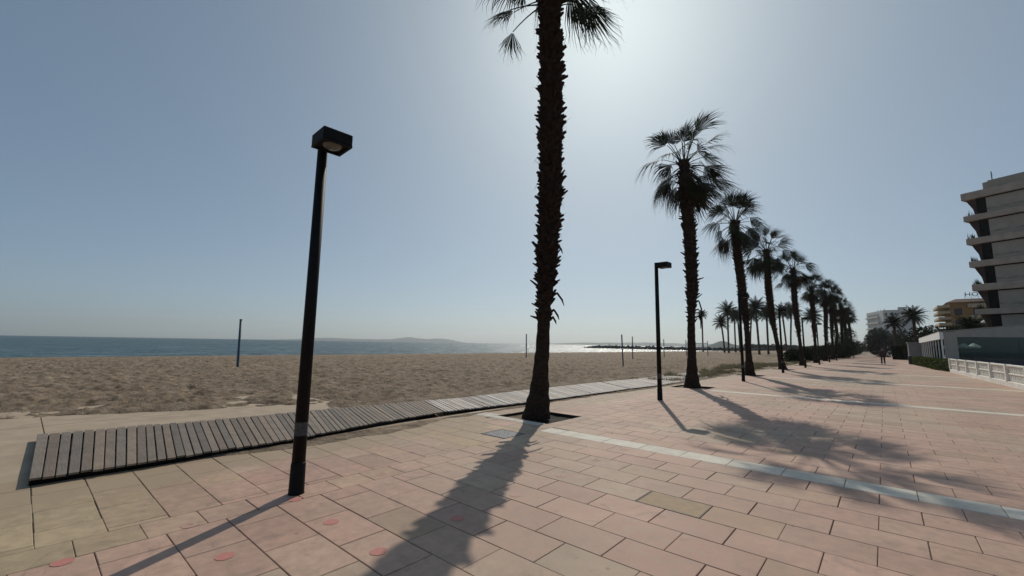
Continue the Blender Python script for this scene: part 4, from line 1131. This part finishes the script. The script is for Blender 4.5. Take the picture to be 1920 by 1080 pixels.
# ------------------------------------------------------------------ people
def person(label, loc, rz, mats=True, scale=1., group=None):
    """one skinned body in mid-stride, with jacket, trousers, hair and shoes as pieces of its own"""
    root = thing('person', label, 'person', loc, rz, group)
    def skin(name, verts, edges, radii, mat, parent, rootv=0):
        me = bpy.data.meshes.new(name); me.from_pydata(verts, edges, []); o = link(name, me)
        m = o.modifiers.new('skin', 'SKIN'); sv = me.skin_vertices[0].data
        for i, r in enumerate(radii): sv[i].radius = r if hasattr(r, '__len__') else (r, r)
        sv[rootv].use_root = True
        s = o.modifiers.new('sub', 'SUBSURF'); s.levels = 2; s.render_levels = 2
        bpy.context.view_layer.update()
        m2 = bpy.data.meshes.new_from_object(o.evaluated_get(bpy.context.evaluated_depsgraph_get()))
        bpy.data.objects.remove(o); m2.name = name; m2.materials.clear(); m2.materials.append(mat)
        m2.polygons.foreach_set('use_smooth', [True]*len(m2.polygons))
        return link(name, m2, parent)
    hipL, hipR = (-.09, 0, .92), (.09, 0, .92)
    V = [(0, 0, .95), (0, .01, 1.12), (0, .02, 1.34), (0, .01, 1.47), (0, .0, 1.53), (0, .02, 1.64), (0, .02, 1.72),
         (-.10, 0, .90), (-.11, .10, .50), (-.12, .02, .10), (-.12, .14, .04), (.10, 0, .90), (.11, .02, .49), (.11, -.16, .11), (.11, -.06, .04),
         (-.20, .01, 1.42), (-.27, -.05, 1.14), (-.25, .06, .90), (-.25, .10, .82), (.20, .01, 1.42), (.27, .02, 1.14), (.25, .10, .92), (.25, .13, .84)]
    Ed = [(0, 1), (1, 2), (2, 3), (3, 4), (4, 5), (5, 6), (0, 7), (7, 8), (8, 9), (9, 10), (0, 11), (11, 12), (12, 13), (13, 14), (3, 15), (15, 16), (16, 17), (17, 18), (3, 19), (19, 20), (20, 21), (21, 22)]
    Rd = [(.15, .105), (.14, .10), (.165, .11), (.10, .08), (.055, .055), (.085, .10), (.07, .085), .085, .062, .045, .04, .085, .062, .045, .04, .062, .048, .036, .032, .062, .048, .036, .032]
    body = skin('body', V, Ed, Rd, MT['skin'], root)
    skin('jacket', [V[0], V[1], V[2], V[3], V[15], V[16], V[17], V[19], V[20], V[21]], [(0, 1), (1, 2), (2, 3), (3, 4), (4, 5), (5, 6), (3, 7), (7, 8), (8, 9)],
         [(.185, .135), (.175, .13), (.195, .135), (.12, .10), .08, .065, .05, .08, .065, .05], MT['jacket'], root, 1)
    skin('trousers', [(0, 0, .93), V[7], V[8], (-.12, .025, .12), V[11], V[12], (.11, -.155, .13)], [(0, 1), (1, 2), (2, 3), (0, 4), (4, 5), (5, 6)],
         [(.165, .12), .10, .078, .062, .10, .078, .062], MT['trouser'], root, 0)
    skin('hair', [(0, -.02, 1.56), (0, -.005, 1.66), (0, .015, 1.735)], [(0, 1), (1, 2)], [(.07, .06), (.095, .10), (.075, .09)], MT['hair'], root, 1)
    mb = MB()
    for s in (-1, 1): mb.tube([(s*.034, .10, 1.665), (s*.034, .113, 1.665)], .012, 6)
    mb.tube([(0, .10, 1.66), (0, .135, 1.625)], [.008, .014], 6); mb.tube([(-.025, .108, 1.595), (.025, .108, 1.595)], .006, 5)
    mb.build('face', MT['skin'], body)
    mb = MB()
    for sx, pts in ((-1, ((-.25, .10, .83), (-.25, .12, .76))), (1, ((.25, .13, .85), (.25, .15, .78)))):
        b0, b1 = Vector(pts[0]), Vector(pts[1]); mb.tube([b0, b0.lerp(b1, .6), b1], [.024, .034, .03], 7)
        for k in range(4):
            q = b1 + Vector((0, -.026+.017*k, 0)); mb.tube([q, q+Vector((0, .008, -.045-.008*(k in (1, 2)))), q+Vector((-.01*sx, .012, -.08-.01*(k in (1, 2))))], [.009, .008, .006], 5)
        q = b0.lerp(b1, .35)+Vector((0, .026, 0)); mb.tube([q, q+Vector((0, .03, -.03)), q+Vector((-.005*sx, .032, -.06))], [.011, .009, .007], 5)
    mb.build('hands', MT['skin'], body)
    for (x, y, z) in ((-.12, .04, 0), (.11, -.13, .0)):
        mb = MB(); mb.bbox(x-.045, x+.045, y-.10, y+.16, 0.002, .08, .025); mb.build('shoe', MT['shoe'], root)
    root.scale = (scale,)*3
    return root
p0 = person('person in maroon jacket and dark trousers walking on the promenade', (-.22, 62.0, 0), .15)
GB = 'people standing on the breakwater'
def on_bw(px, r):
    a = az_of(px); return (r*math.sin(a), r*math.cos(a))
x, y = on_bw(1142, 322); q = dup(p0, (x, y, .55), 1.2, 'person standing near the outer end of the breakwater', 1.15); q['group'] = GB
x, y = on_bw(1225, 302); q = dup(p0, (x, y, .55), 2.4, 'person standing on the breakwater just left of the second lamp', 1.0); q['group'] = GB

# ------------------------------------------------------------------ haze over the bay
mb = MB(); mb.box(-7900, 3500, -900, 8600, -3.0, 260)
hz = NT('haze'); hz.n.remove(hz.p)
pv = hz.new('ShaderNodeVolumePrincipled'); pv.inputs['Density'].default_value = 1.25e-4; pv.inputs['Color'].default_value = (.93, .985, 1, 1); pv.inputs['Anisotropy'].default_value = .5
hz.l.new(pv.outputs[0], hz.out.inputs['Volume'])
tag(mb.build('haze', hz.m), 'thin sea haze over the bay', 'haze', kind='stuff')
